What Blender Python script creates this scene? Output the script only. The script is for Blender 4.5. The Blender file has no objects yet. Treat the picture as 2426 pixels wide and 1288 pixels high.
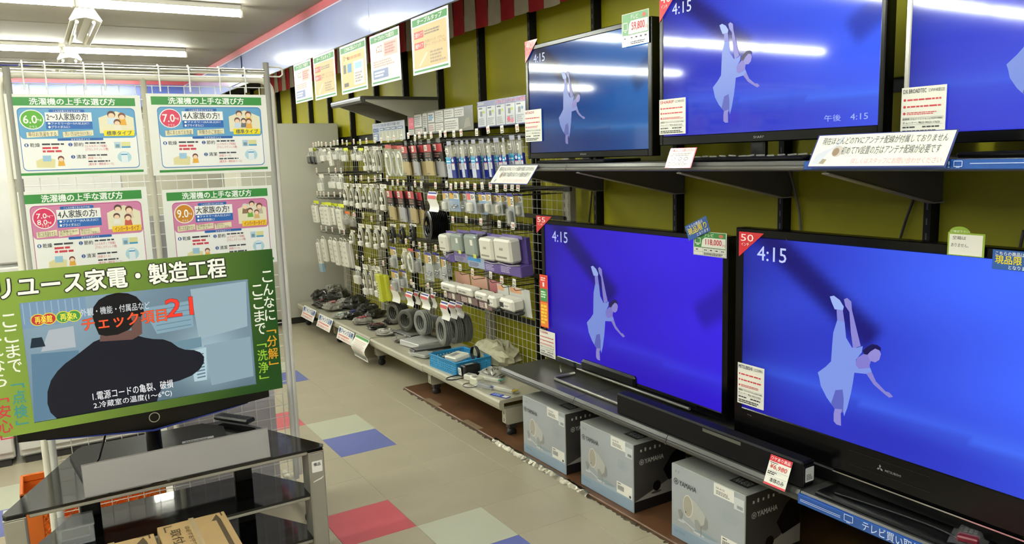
import bpy, math, random
from mathutils import Vector, Matrix

# ---------------------------------------------------------------- camera
FPX, CX, CY, CAMH = 1849.56, 1213.0, 644.0, 1.49      # focal length in pixels of a 2426 x 1288 frame
YAW, PITCH, ROLL = 0.546886, 0.147367, 0.03147        # turned to the right of the wall line, down, rolled
_f = Vector((math.sin(YAW)*math.cos(PITCH), math.cos(YAW)*math.cos(PITCH), -math.sin(PITCH)))
_r = Vector((math.cos(YAW), -math.sin(YAW), 0.0))
_d = _f.cross(_r)
CR = _r*math.cos(ROLL) + _d*math.sin(ROLL)
CD = _d*math.cos(ROLL) - _r*math.sin(ROLL)
CF = _f
CAM = Vector((0, 0, CAMH))
sc = bpy.context.scene
col = sc.collection
cam = bpy.data.cameras.new('camera')
cam.sensor_fit = 'HORIZONTAL'; cam.sensor_width = 36.0
cam.lens = FPX/2426.0*36.0
cam.clip_start = 0.02
camo = bpy.data.objects.new('camera', cam); col.objects.link(camo)
camo.matrix_world = Matrix(((CR.x, -CD.x, -CF.x, CAM.x), (CR.y, -CD.y, -CF.y, CAM.y), (CR.z, -CD.z, -CF.z, CAM.z), (0, 0, 0, 1)))
sc.camera = camo

# ---------------------------------------------------------------- world, exposure (all light comes from the ceiling tubes and screens)
w = bpy.data.worlds.new('world'); sc.world = w; w.use_nodes = True
w.node_tree.nodes['Background'].inputs[0].default_value = (0.9, 0.95, 1.0, 1)
w.node_tree.nodes['Background'].inputs[1].default_value = 0.03
TUBE_POWER = 82.0
vs = sc.view_settings
vs.view_transform = 'Standard'; vs.look = 'None'; vs.exposure = 0.28; vs.gamma = 1.0; vs.use_curve_mapping = False

# ---------------------------------------------------------------- pixel -> place (on a wall plane x, a cross plane y or a height z)
def ray(px, py): return CR*((px-CX)/FPX) + CD*((py-CY)/FPX) + CF
def onx(px, py, X): d = ray(px, py); return CAM + d*(X/d.x)
def ony(px, py, Y): d = ray(px, py); return CAM + d*(Y/d.y)
def onz(px, py, Z): d = ray(px, py); return CAM + d*((Z-CAMH)/d.z)

# ---------------------------------------------------------------- materials
def lin(h):
    h = h.lstrip('#'); o = []
    for i in (0, 2, 4):
        c = int(h[i:i+2], 16)/255.0
        o.append(c/12.92 if c <= 0.04045 else ((c+0.055)/1.055)**2.4)
    return (o[0], o[1], o[2], 1.0)
MATS = {}
def mat(name, hx='808080', rough=0.5, metal=0.0, emit=0.0, vary=0.0, scale=8.0, bump=0.0, alpha=1.0, trans=0.0, coat=0.0, spec=0.5, attr=None, hx2=None):
    if name in MATS: return MATS[name]
    m = bpy.data.materials.new(name); m.use_nodes = True
    nt = m.node_tree; b = nt.nodes['Principled BSDF']; c = lin(hx)
    b.inputs['Base Color'].default_value = c
    b.inputs['Roughness'].default_value = rough
    b.inputs['Metallic'].default_value = metal
    b.inputs['Specular IOR Level'].default_value = spec
    if alpha < 1: b.inputs['Alpha'].default_value = alpha
    if trans: b.inputs['Transmission Weight'].default_value = trans; b.inputs['IOR'].default_value = 1.2
    if coat: b.inputs['Coat Weight'].default_value = coat; b.inputs['Coat Roughness'].default_value = 0.05
    if emit:
        b.inputs['Emission Color'].default_value = c; b.inputs['Emission Strength'].default_value = emit
    if attr:
        a = nt.nodes.new('ShaderNodeAttribute'); a.attribute_name = attr
        nt.links.new(a.outputs['Color'], b.inputs['Emission Color']); b.inputs['Emission Strength'].default_value = emit
        b.inputs['Base Color'].default_value = (0.004, 0.004, 0.006, 1)
    if vary or bump or hx2:
        t = nt.nodes.new('ShaderNodeTexCoord'); n = nt.nodes.new('ShaderNodeTexNoise')
        n.inputs['Scale'].default_value = scale; n.inputs['Detail'].default_value = 6.0
        nt.links.new(t.outputs['Object'], n.inputs['Vector'])
        if vary or hx2:
            r = nt.nodes.new('ShaderNodeValToRGB')
            c2 = lin(hx2) if hx2 else tuple(min(1.0, x*(1+vary)) for x in c[:3]) + (1,)
            c1 = c if hx2 else tuple(x*(1-vary) for x in c[:3]) + (1,)
            r.color_ramp.elements[0].position = 0.32; r.color_ramp.elements[1].position = 0.68
            r.color_ramp.elements[0].color = c1; r.color_ramp.elements[1].color = c2
            nt.links.new(n.outputs['Fac'], r.inputs['Fac']); nt.links.new(r.outputs['Color'], b.inputs['Base Color'])
        if bump:
            bp = nt.nodes.new('ShaderNodeBump'); bp.inputs['Strength'].default_value = bump; bp.inputs['Distance'].default_value = 0.004
            nt.links.new(n.outputs['Fac'], bp.inputs['Height']); nt.links.new(bp.outputs['Normal'], b.inputs['Normal'])
    MATS[name] = m
    return m
_hexn = {}
def C(hx, rough=0.55, **k):          # a plain print / paint colour
    key = hx + str(rough) + str(sorted(k.items()))
    if key not in _hexn: _hexn[key] = mat('paint_%d' % len(_hexn), hx, rough, **k)
    return _hexn[key]
def G(hx, e=1.0):                    # a glowing screen colour
    key = 'g' + hx + str(e)
    if key not in _hexn: _hexn[key] = mat('glow_%d' % len(_hexn), hx, 0.25, emit=e, spec=0.3); _hexn[key].node_tree.nodes['Principled BSDF'].inputs['Base Color'].default_value = (.004, .004, .006, 1)
    return _hexn[key]

white_m = mat('white_metal', 'c9c8b8', 0.38, vary=0.04, scale=3)
grid_m = mat('white_wire', 'd6d6d0', 0.35)
chrome = mat('chrome', 'd8d8d8', 0.12, metal=1.0)
black_p = mat('black_plastic', '09090a', 0.28, spec=0.3)
black_m = mat('black_matte', '0f0e0d', 0.6)
dark_metal = mat('dark_metal', '45443f', 0.42, metal=0.25, vary=0.06, scale=4)
wire_dark = mat('hook_wire', '2a2824', 0.35, metal=0.6)
paper = mat('paper', 'e9e8e0', 0.35, spec=0.4)
lami = mat('laminated_paper', 'ecebe2', 0.12, bump=0.25, scale=14, coat=0.6)
clear = mat('clear_plastic', 'f4f4f4', 0.12, alpha=0.22, bump=0.5, scale=30)
film = mat('crumpled_film', 'dcdcd4', 0.14, alpha=0.22, bump=0.9, scale=24)

# ---------------------------------------------------------------- mesh building
_tc = {}
def tmesh(s, off=0.0):
    key = (s, off)
    if key in _tc: return _tc[key]
    cu = bpy.data.curves.new('t', 'FONT'); cu.body = s; cu.resolution_u = 2; cu.offset = off; cu.fill_mode = 'FRONT'
    o = bpy.data.objects.new('t', cu)
    me = bpy.data.meshes.new_from_object(o)
    vs_ = [(v.co.x, v.co.y) for v in me.vertices]; fs = [tuple(p.vertices) for p in me.polygons]
    bpy.data.objects.remove(o); bpy.data.curves.remove(cu); bpy.data.meshes.remove(me)
    if not vs_: vs_ = [(0, 0), (1, 0), (1, 1)]; fs = []
    x0 = min(v[0] for v in vs_); x1 = max(v[0] for v in vs_); y0 = min(v[1] for v in vs_); y1 = max(v[1] for v in vs_)
    sx = max(x1-x0, 1e-6); sy = max(y1-y0, 1e-6)
    _tc[key] = ([((x-x0)/sx, (y-y0)/sy) for x, y in vs_], fs, sx/sy)
    return _tc[key]

class Fr:                                    # a flat sheet's frame: origin, right, up, towards the viewer
    def __init__(s, O, U, V):
        s.O = Vector(O); s.U = Vector(U).normalized(); s.V = Vector(V).normalized(); s.N = s.U.cross(s.V)
    def p(s, u, v, d=0.0): return s.O + s.U*u + s.V*v + s.N*d
def frX(X, y, z): return Fr((X, y, z), (0, -1, 0), (0, 0, 1))       # parallel to the long wall, seen from the aisle
def frY(x, Y, z): return Fr((x, Y, z), (1, 0, 0), (0, 0, 1))        # across the aisle, seen from the camera

class MB:
    def __init__(s): s.v = []; s.f = []; s.m = []; s.s = []; s.mats = []; s.col = None
    def add(s, vs_, fs, m, sm=False):
        b = len(s.v); s.v += [tuple(v) for v in vs_]
        if m not in s.mats: s.mats.append(m)
        k = s.mats.index(m)
        for f in fs: s.f.append(tuple(b+i for i in f)); s.m.append(k); s.s.append(sm)
        return s
    def box(s, x0, y0, z0, x1, y1, z1, m, c=0.0):
        if x0 > x1: x0, x1 = x1, x0
        if y0 > y1: y0, y1 = y1, y0
        if z0 > z1: z0, z1 = z1, z0
        return s.fbox(Fr((x0, y0, z0), (1, 0, 0), (0, 1, 0)), 0, 0, 0, x1-x0, y1-y0, z1-z0, m, c)
    def fbox(s, fr, u0, v0, d0, u1, v1, d1, m, c=0.0):
        P = fr.p
        if c <= 0:
            vs_ = [P(u, v, d) for d in (d0, d1) for v in (v0, v1) for u in (u0, u1)]
            fs = [(0, 2, 3, 1), (4, 5, 7, 6), (0, 1, 5, 4), (2, 6, 7, 3), (0, 4, 6, 2), (1, 3, 7, 5)]
            return s.add(vs_, fs, m)
        c = min(c, (u1-u0)*.49, (v1-v0)*.49, (d1-d0)*.49)
        vs_ = []; ix = {}
        for i, (u, su) in enumerate(((u0, 1), (u1, -1))):
            for j, (v, sv) in enumerate(((v0, 1), (v1, -1))):
                for k, (d, sd) in enumerate(((d0, 1), (d1, -1))):
                    ix[i, j, k] = len(vs_)
                    vs_ += [P(u, v+c*sv, d+c*sd), P(u+c*su, v, d+c*sd), P(u+c*su, v+c*sv, d)]
        q = lambda i, j, k, a: ix[i, j, k]+a
        fs = []
        for i in (0, 1):
            l = [q(i, 0, 0, 0), q(i, 1, 0, 0), q(i, 1, 1, 0), q(i, 0, 1, 0)]; fs.append(tuple(l if i else l[::-1]))
            l = [q(0, i, 0, 1), q(0, i, 1, 1), q(1, i, 1, 1), q(1, i, 0, 1)]; fs.append(tuple(l if i else l[::-1]))
            l = [q(0, 0, i, 2), q(1, 0, i, 2), q(1, 1, i, 2), q(0, 1, i, 2)]; fs.append(tuple(l if i else l[::-1]))
        for a in (0, 1):
            for b in (0, 1):
                fs.append((q(0, a, b, 1), q(1, a, b, 1), q(1, a, b, 2), q(0, a, b, 2)))
                fs.append((q(a, 0, b, 0), q(a, 1, b, 0), q(a, 1, b, 2), q(a, 0, b, 2)))
                fs.append((q(a, b, 0, 0), q(a, b, 1, 0), q(a, b, 1, 1), q(a, b, 0, 1)))
        for i in (0, 1):
            for j in (0, 1):
                for k in (0, 1): fs.append((q(i, j, k, 0), q(i, j, k, 1), q(i, j, k, 2)))
        return s.add(vs_, fs, m)
    def prism(s, fr, pts, d0, d1, m):
        n = len(pts); vs_ = [fr.p(u, v, d0) for u, v in pts] + [fr.p(u, v, d1) for u, v in pts]
        fs = [tuple(range(n))[::-1], tuple(range(n, 2*n))] + [(i, (i+1) % n, n+(i+1) % n, n+i) for i in range(n)]
        return s.add(vs_, fs, m)
    def tube(s, pts, r, m, n=6, closed=False, cap=True):
        pts = [Vector(p) for p in pts]; N = len(pts); vs_ = []; fs = []
        up = None
        for i, p in enumerate(pts):
            a = pts[i-1] if (i or closed) else p; b = pts[(i+1) % N] if (i < N-1 or closed) else p
            t = (b-a).normalized()
            if up is None:
                up = Vector((0, 0, 1)) if abs(t.z) < .9 else Vector((1, 0, 0))
            x = t.cross(up)
            if x.length < 1e-6: x = t.cross(Vector((0, 1, 0)))
            x.normalize(); y = x.cross(t).normalized(); up = y
            rr = r[i] if isinstance(r, (list, tuple)) else r
            for k in range(n):
                a_ = 2*math.pi*k/n; vs_.append(p + x*(rr*math.cos(a_)) + y*(rr*math.sin(a_)))
        for i in range(N if closed else N-1):
            j = (i+1) % N
            for k in range(n): fs.append((i*n+k, i*n+(k+1) % n, j*n+(k+1) % n, j*n+k))
        if cap and not closed: fs += [tuple(range(n)), tuple(range((N-1)*n, N*n))[::-1]]
        s.add(vs_, fs, m, n > 4)
        return s
    def lathe(s, o, ax, prof, m, n=20, sm=True):
        o = Vector(o); ax = Vector(ax).normalized(); x = ax.cross(Vector((0, 0, 1)) if abs(ax.z) < .9 else Vector((1, 0, 0))).normalized(); y = ax.cross(x)
        vs_ = []; fs = []
        for r, h in prof:
            for k in range(n):
                a = 2*math.pi*k/n; vs_.append(o + ax*h + x*(r*math.cos(a)) + y*(r*math.sin(a)))
        for i in range(len(prof)-1):
            for k in range(n): fs.append((i*n+k, i*n+(k+1) % n, (i+1)*n+(k+1) % n, (i+1)*n+k))
        return s.add(vs_, fs, m, sm)
    def ball(s, o, rx, ry, rz, m, n=12, k=7):
        o = Vector(o); vs_ = []; fs = []
        for i in range(k+1):
            t = math.pi*i/k
            for j in range(n):
                a = 2*math.pi*j/n; vs_.append(o + Vector((rx*math.sin(t)*math.cos(a), ry*math.sin(t)*math.sin(a), rz*math.cos(t))))
        for i in range(k):
            for j in range(n): fs.append((i*n+j, (i+1)*n+j, (i+1)*n+(j+1) % n, i*n+(j+1) % n))
        return s.add(vs_, fs, m, True)
    # flat print, each layer lifted a hair
    def poly(s, fr, pts, m, d): return s.add([fr.p(u, v, d) for u, v in pts], [tuple(range(len(pts)))], m)
    def rect(s, fr, u0, v0, u1, v1, m, d): return s.poly(fr, [(u0, v0), (u1, v0), (u1, v1), (u0, v1)], m, d)
    def rrect(s, fr, u0, v0, u1, v1, r, m, d, n=4):
        pts = []
        for cx, cy, a0 in ((u1-r, v0+r, -90), (u1-r, v1-r, 0), (u0+r, v1-r, 90), (u0+r, v0+r, 180)):
            for i in range(n+1): a = math.radians(a0+90*i/n); pts.append((cx+r*math.cos(a), cy+r*math.sin(a)))
        return s.poly(fr, pts, m, d)
    def ell(s, fr, cu, cv, ru, rv, m, d, n=20):
        return s.poly(fr, [(cu+ru*math.cos(2*math.pi*i/n), cv+rv*math.sin(2*math.pi*i/n)) for i in range(n)], m, d)
    def ring(s, fr, cu, cv, ru, rv, t, m, d, n=24):
        vs_ = []
        for i in range(n):
            a = 2*math.pi*i/n; vs_ += [fr.p(cu+ru*math.cos(a), cv+rv*math.sin(a), d), fr.p(cu+(ru-t)*math.cos(a), cv+(rv-t)*math.sin(a), d)]
        return s.add(vs_, [(2*i, 2*((i+1) % n), 2*((i+1) % n)+1, 2*i+1) for i in range(n)], m)
    def line(s, fr, a, b, t, m, d):
        a = Vector(a); b = Vector(b); n = (b-a).normalized(); n = Vector((-n.y, n.x))*t*.5
        return s.poly(fr, [tuple(a-n), tuple(b-n), tuple(b+n), tuple(a+n)], m, d)
    def text(s, fr, t, u0, v0, u1, v1, m, d, off=0.0, shear=0.0):
        vs_, fs, _ = tmesh(t)                        # bold strokes: the same letters laid down a few times, slightly shifted
        h = (v1-v0)/(1+t.count('\n'))
        sh = [(0, 0)] if off <= 0 else [(off*h*math.cos(a), off*h*math.sin(a)) for a in [2*math.pi*k/(8 if off > .04 else 4)+.785 for k in range(8 if off > .04 else 4)]]
        for i, (du, dv) in enumerate(sh): s.add([fr.p(u0+(u1-u0)*x+shear*y*(v1-v0)+du, v0+(v1-v0)*y+dv, d+.00004*i) for x, y in vs_], fs, m)
        return s
    def vtext(s, fr, t, uc, vtop, size, step, m, d, off=0.0):
        for i, ch in enumerate(t):
            v = vtop-step*i; a = size
            if ch in '「」':
                vs_, fs, _ = tmesh('「', off)          # the corner bracket turned for vertical writing
                q = []
                for x, y in vs_:
                    x_, y_ = (x-.5)*.30, (y-.5)*.75
                    (rx, ry) = (y_, -x_) 
                    if ch == '」': rx, ry = -rx, -ry
                    q.append(fr.p(uc+rx*a, v-a*.5+(-.25 if ch == '「' else .25)*a+ry*a, d))
                s.add(q, fs, m)
            else:
                s.text(fr, ch, uc-a*.38, v-a*.94, uc+a*.38, v-a*.06, m, d, off)
        return s
    def dash(s, fr, u0, v0, u1, v1, rows, m, d, seed=1, fill=.62):     # small print too fine to read
        R = random.Random(seed); h = (v1-v0)/rows
        for i in range(rows):
            v = v1-h*(i+.5); u = u0; end = u1-(u1-u0)*R.random()*.3
            while u < end:
                L = min(R.uniform(.8, 2.6)*h, end-u)
                if L > h*.2: s.rect(fr, u, v-h*fill*.5, u+L, v+h*fill*.5, m, d)
                u += L+h*.28
        return s
    def grid(s, fr, w, h, nu, nv, m, d, fn):                           # a glowing picture with a smooth colour field
        b = len(s.v); 
        vs_ = [fr.p(w*i/nu, h*j/nv, d) for j in range(nv+1) for i in range(nu+1)]
        fs = [(j*(nu+1)+i, j*(nu+1)+i+1, (j+1)*(nu+1)+i+1, (j+1)*(nu+1)+i) for j in range(nv) for i in range(nu)]
        s.add(vs_, fs, m, True)
        s.col = s.col or {}
        for j in range(nv+1):
            for i in range(nu+1): s.col[b+j*(nu+1)+i] = fn(i/nu, j/nv)
        return s
    def build(s, name, parent=None, kind=None):
        me = bpy.data.meshes.new(name); me.from_pydata(s.v, [], s.f)
        for m in s.mats: me.materials.append(m)
        me.polygons.foreach_set('material_index', s.m); me.polygons.foreach_set('use_smooth', s.s)
        if s.col:
            a = me.color_attributes.new('picture', 'FLOAT_COLOR', 'POINT')
            for i, c in s.col.items(): a.data[i].color = (c[0], c[1], c[2], 1)
        me.update()
        o = bpy.data.objects.new(name, me); col.objects.link(o)
        if parent: o.parent = parent; o.matrix_parent_inverse = Matrix.Translation(-parent.location) if not parent.parent and parent.type == 'EMPTY' else Matrix()
        if kind: o['kind'] = kind
        return o
def tag(o, label, cat, group=None):
    o['label'] = label; o['category'] = cat
    if group: o['group'] = group
    return o
def thing(name, loc, label, cat, group=None):
    o = bpy.data.objects.new(name, None); col.objects.link(o); o.location = loc; o.empty_display_size = .05
    return tag(o, label, cat, group)
def struct(o): o['kind'] = 'structure'; return o
ORD = ['first', 'second', 'third', 'fourth', 'fifth', 'sixth', 'seventh', 'eighth', 'ninth', 'tenth', 'eleventh', 'twelfth', 'thirteenth', 'fourteenth', 'fifteenth', 'sixteenth', 'seventeenth', 'eighteenth', 'nineteenth', 'twentieth']+['twenty-'+x for x in ('first', 'second', 'third', 'fourth', 'fifth', 'sixth', 'seventh', 'eighth', 'ninth')]+['thirtieth', 'thirty-first', 'thirty-second']
rnd = random.Random(7)
cy = sc.cycles
cy.max_bounces = 6; cy.diffuse_bounces = 3; cy.glossy_bounces = 3; cy.transmission_bounces = 3; cy.transparent_max_bounces = 10
cy.caustics_reflective = False; cy.caustics_refractive = False

# ================================================================ the room
CEIL = 2.645; WALLX = 2.58; YB = 12.2; XL = -5.2; YF = -3.2
floor_m = mat('floor_tile_beige', 'a89f88', 0.30, vary=0.07, scale=2.2)
m = MB().box(XL, YF, -.06, WALLX+.08, YB+.1, -.004, mat('floor_base', 'a39a83', 0.32, vary=0.06, scale=1.5))
floor = struct(m.build('floor'))
tile_mats = {'b': floor_m, 'w': mat('floor_tile_white', 'b9bba4', 0.28, vary=.04, scale=3), 'u': mat('floor_tile_blue', '6069a8', 0.28, vary=.04, scale=3), 'r': mat('floor_tile_red', 'c25560', 0.28, vary=.04, scale=3)}
TS = .3038; tmeshes = {}
for k, tm_ in tile_mats.items():
    b = MB().box(.0006, .0006, -.004, TS-.0006, TS-.0006, 0.0, tm_, .0006); o = b.build('floor_tile'); tmeshes[k] = o.data; bpy.data.objects.remove(o)
for i in range(-8, 7):
    for j in range(-3, 19):
        x = 1.209+TS*(i-4); y = 2.498+TS*(j-3)
        if x < -.95 or x+TS > 1.96+TS or y+TS > 7.3 or (x < .3 and y < 3.0): continue
        k = 'b'; pi, pj = (i-4) % 5, (j-3) % 5
        if (pi, pj) == (0, 0): k = 'w'
        elif (pi, pj) == (0, 4): k = 'u'
        elif (pi, pj) == (4, 1): k = 'r'
        o = bpy.data.objects.new('floor_tile', tmeshes[k]); col.objects.link(o); o.location = (x, y, 0); o.parent = floor
# worn brown floor strip under the long wall, with its torn edge and foil tape
KX = 1.952; KY = 4.62
brown = mat('brown_floor', '5a3d27', 0.42, vary=.28, scale=5)
o = MB().box(KX, -1.2, -.002, WALLX+.02, KY, .014, brown, .004).build('floor_strip'); o.parent = floor
R = random.Random(3)
edge_m = mat('torn_edge', '4a4234', 0.8, vary=.5, scale=60); foil = mat('foil_tape', '7c786c', 0.24, metal=1.0, bump=1.0, scale=40)
b = MB(); y = KY
while y > -.6:
    L = R.uniform(.012, .06); wd = R.uniform(.003, .02)
    b.prism(Fr((KX, y, 0), (-1, 0, 0), (0, -1, 0)), [(0, 0), (wd*R.uniform(.3, 1), L*.2), (wd, L*.6), (wd*.5, L), (0, L)], .0003, .0016, edge_m)
    y -= L*R.uniform(.6, 1.15)
o = b.build('edge_wear', floor, 'stuff')
b = MB(); vs_ = []; n = 46
for i in range(n+1):
    y = 3.45-(3.45-2.62)*i/n
    vs_ += [(KX-.017+R.uniform(-.005, .005), y, .0012), (KX+R.uniform(-.003, .003), y, .016+R.uniform(-.003, .004)), (KX+.012+R.uniform(-.004, .006), y, .0165)]
b.add(vs_, [(3*i+a, 3*i+a+1, 3*i+a+4, 3*i+a+3) for i in range(n) for a in (0, 1)], foil).build('foil_tape', floor)
for yy in (4.22, 3.72): MB().box(KX-.002, yy-.10, .0135, KX+.035, yy+.08, .0152, mat('tape_patch', '7d6a52', .5)).build('tape_patch', floor)

ceil_m = mat('ceiling_board', '978f81', 0.75, vary=.05, scale=1.2)
ceiling = struct(MB().box(XL, YF, CEIL, WALLX+.08, YB+.1, CEIL+.08, ceil_m).build('ceiling'))
for yy in (1.9, 4.9, 7.35, 9.7): MB().box(XL, yy-.004, CEIL-.002, 1.93, yy+.004, CEIL+.01, mat('ceiling_joint', '7d766c', .8)).build('joint_strip', ceiling)
struct(MB().box(XL-.1, YF, 0, XL, YB, CEIL, mat('plaster', 'b9b5a8', .7, vary=.04)).build('wall_left'))
struct(MB().box(XL, YB, 0, WALLX+.08, YB+.1, CEIL, MATS['plaster']).build('wall_back'))
struct(MB().box(XL, YF-.1, 0, WALLX+.08, YF, CEIL, MATS['plaster']).build('wall_front'))

# long wall: dark uprights with lime panels between them
upr_m = mat('upright_black', '0f0d0a', .6, spec=.25)
lime = mat('lime_panel', '9d9817', .5, vary=.07, scale=1.6, spec=.2)
wall = struct(MB().box(WALLX+.012, YF, 0, WALLX+.08, YB, CEIL, mat('wall_dark', '1a1813', .6)).build('wall_right'))
SL = [1.505+.6*i for i in range(-7, 17)]
zr = [(.035, .435), (.475, 1.030), (1.075, 1.665), (1.715, 2.42)]
pan = {}
for zi, (z0, z1) in enumerate(zr):
    o = MB().box(0, 0, 0, .016, .572, z1-z0, lime, .003).build('wall_panel'); pan[zi] = o.data; bpy.data.objects.remove(o)
for i, s in enumerate(SL):
    for zi, (z0, z1) in enumerate(zr):
        o = bpy.data.objects.new('wall_panel', pan[zi]); col.objects.link(o); o.location = (WALLX-.004, s+.001, z0); o.parent = wall
    # upright channel with a slotted edge
    b = MB().box(WALLX-.049, s-.0255, .03, WALLX+.012, s-.0005, 2.44, upr_m)
    for k in range(44):
        z = .12+.05*k; b.box(WALLX-.0495, s-.015, z, WALLX-.0488, s-.010, z+.022, mat('slot_dark', '4a473c', .5))
    b.build('upright', wall)

# hanging blue fascia along the aisle, red top rail, striped valance behind it
FX = 1.955
fasc_m = mat('fascia_blue_white', 'a6aed6', .16, vary=.05, scale=.8, coat=.5, hx2='8e99cc')
for i, (a, c) in enumerate(((YF, 1.2), (1.2, 4.87), (4.87, 8.36), (8.36, YB))):
    o = MB().box(FX, a+.002, 2.288, FX+.02, c-.002, CEIL-.055, fasc_m, .002).build('trim_%d' % (i+1)); struct(o)
struct(MB().box(FX-.012, YF, CEIL-.055, FX+.02, YB, CEIL, mat('red_rail', 'c65a66', .35, vary=.05)).build('trim_5'))
struct(MB().box(FX-.004, YF, CEIL-.064, FX+.006, YB, CEIL-.055, C('d9d6ea', .3)).build('trim_6'))
struct(MB().box(XL, YB-.45, 2.30, FX, YB-.43, CEIL-.05, mat('fascia_deep_blue', '4f62b0', .25)).build('trim_7'))
struct(MB().box(XL, YB-.452, CEIL-.05, FX, YB-.43, CEIL, MATS['red_rail']).build('trim_8'))
# small framed board hung on the fascia, far down the aisle
b = MB(); fr = frX(FX-.006, 8.95, 2.32); b.fbox(fr, 0, 0, 0, .62, .25, .005, mat('board_frame', '2c3c68', .3), .001); b.rect(fr, .012, .012, .608, .238, mat('board_face', 'aab8ea', .15, coat=.5), .0056)
tag(b.build('hanging_board'), 'thin dark-framed pale blue board flat on the hanging fascia', 'board')
# valance of red and white cloth strips
va = thing('striped_valance', (2.44, 3.0, 2.27), 'red and white striped cloth valance hanging above the lime wall', 'valance')
red_c = mat('red_cloth', 'c02a38', .85, vary=.1, scale=20); grey_c = mat('white_cloth', 'd6cebe', .85, vary=.06, scale=20)
vm = {}
for nm, mm in (('r', red_c), ('w', grey_c)):
    b = MB(); n = 4; vs_ = []
    for i in range(n+1):
        u = i/n; wv = .006*math.sin(math.pi*u)
        vs_ += [(wv+.012*math.sin(2.1*u), u*.15, .29), (wv*2+.004, u*.15, 0.0)]
    b.add(vs_, [(2*i, 2*i+1, 2*i+3, 2*i+2) for i in range(n)], mm, True); o = b.build('cloth_strip'); vm[nm] = o.data; bpy.data.objects.remove(o)
for i in range(62):
    o = bpy.data.objects.new('cloth_strip', vm['rw'[i % 2]]); col.objects.link(o); o.parent = va
    o.location = (0.0, .3+.15*i-3.0, .005*math.sin(i*1.7))

# ceiling lamps: rows of bare tubes across the aisle, and reversed-V fittings between the rows
tube_m = mat('lit_tube', 'fafff4', .3, emit=TUBE_POWER); base_m = mat('lamp_white', 'd6d2c6', .4)
ROWS = [(6.12, .05), (8.5, .03), (10.85, .02), (3.72, 0), (1.35, 0), (-1.0, 0)]
def lamp(x0, y, ri, ti):
    L = 1.09; t = thing('tube_lamp', (x0, y, CEIL-.09), 'lit ceiling tube, %s from the fascia in the %s row' % (ORD[ti], RN[ri]), 'lamp', 'lit ceiling tubes')
    MB().box(x0+.02, y-.055, CEIL-.035, x0+L-.02, y+.055, CEIL-.001, base_m, .006).build('batten', t)  # batten widened so the tube's glare is built into its shape
    for xx in (x0+.012, x0+L-.012):
        MB().box(xx-.010, y-.016, CEIL-.085, xx+.010, y+.016, CEIL-.03, base_m, .004).build('lamp_holder', t)
    MB().tube([(x0+.022, y, CEIL-.062), (x0+L-.022, y, CEIL-.062)], .019, tube_m, 10).build('tube', t)  # radius swollen past a real tube to stand in for bloom
RN = ['nearer visible', 'second visible', 'farthest', 'overhead', 'nearest overhead', 'rearmost']
for ri, (y, _) in enumerate(ROWS):
    for ti in range(5):
        lamp(1.475-1.09*(ti+1)-.003, y, ri, ti)
def vfit(x, y0, L, label):
    t = thing('ceiling_fitting', (x, y0, CEIL-.1), label, 'lamp')
    fr = Fr((x, y0, CEIL-.11), (1, 0, 0), (0, 0, 1))
    b = MB()
    b.prism(fr, [(-.055, .109), (-.105, .02), (-.10, .017), (0, .06), (.10, .017), (.105, .02), (.055, .109)], -L, 0, base_m); b.build('reflector', t)
    b = MB().prism(fr, [(-.06, .109), (-.11, .025), (0, .045), (.11, .025), (.06, .109)], 0, .012, base_m); b.build('end_cap', t)
    for s in (-1, 1):
        MB().tube([(x+.055*s, y0+.05, CEIL-.088), (x+.055*s, y0+L-.05, CEIL-.088)], .014, mat('unlit_tube', 'e6e2d4', .25), 8).build('tube', t)
    return t
vfit(.47, 6.62, 1.25, 'white V-shaped ceiling fitting with two unlit tubes, nearest one')
vfit(.46, 8.97, 1.25, 'white V-shaped ceiling fitting with two unlit tubes, farther one')
b = MB().lathe((1.06, 10.1, CEIL-.06), (0, 0, 1), [(0, 0), (.035, 0), (.045, .012), (.05, .03), (.05, .06)], base_m, 16)
tag(b.build('smoke_detector'), 'round white smoke detector on the ceiling', 'detector')
b = MB().lathe((.24, 10.2, CEIL-.05), (0, 0, 1), [(0, 0), (.02, 0), (.03, .02), (.06, .03), (.06, .05)], C('6d6558'), 14)
tag(b.build('ceiling_sensor'), 'small dark round sensor on the ceiling', 'sensor')

# ================================================================ right-hand fixtures
# white cabinet end at the far end of the gondola
t = thing('white_cabinet', (2.1, 7.5, 0), 'tall plain white cabinet at the far end of the accessory gondola', 'cabinet')
cab_m = mat('cabinet_white', 'b4b2a4', .4, vary=.03, scale=1)
MB().box(1.60, 7.2, .055, 2.52, 7.9, 1.845, cab_m, .004).build('body', t)
MB().box(1.62, 7.215, 0, 2.50, 7.88, .055, C('1c1a17')).build('plinth', t)

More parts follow.
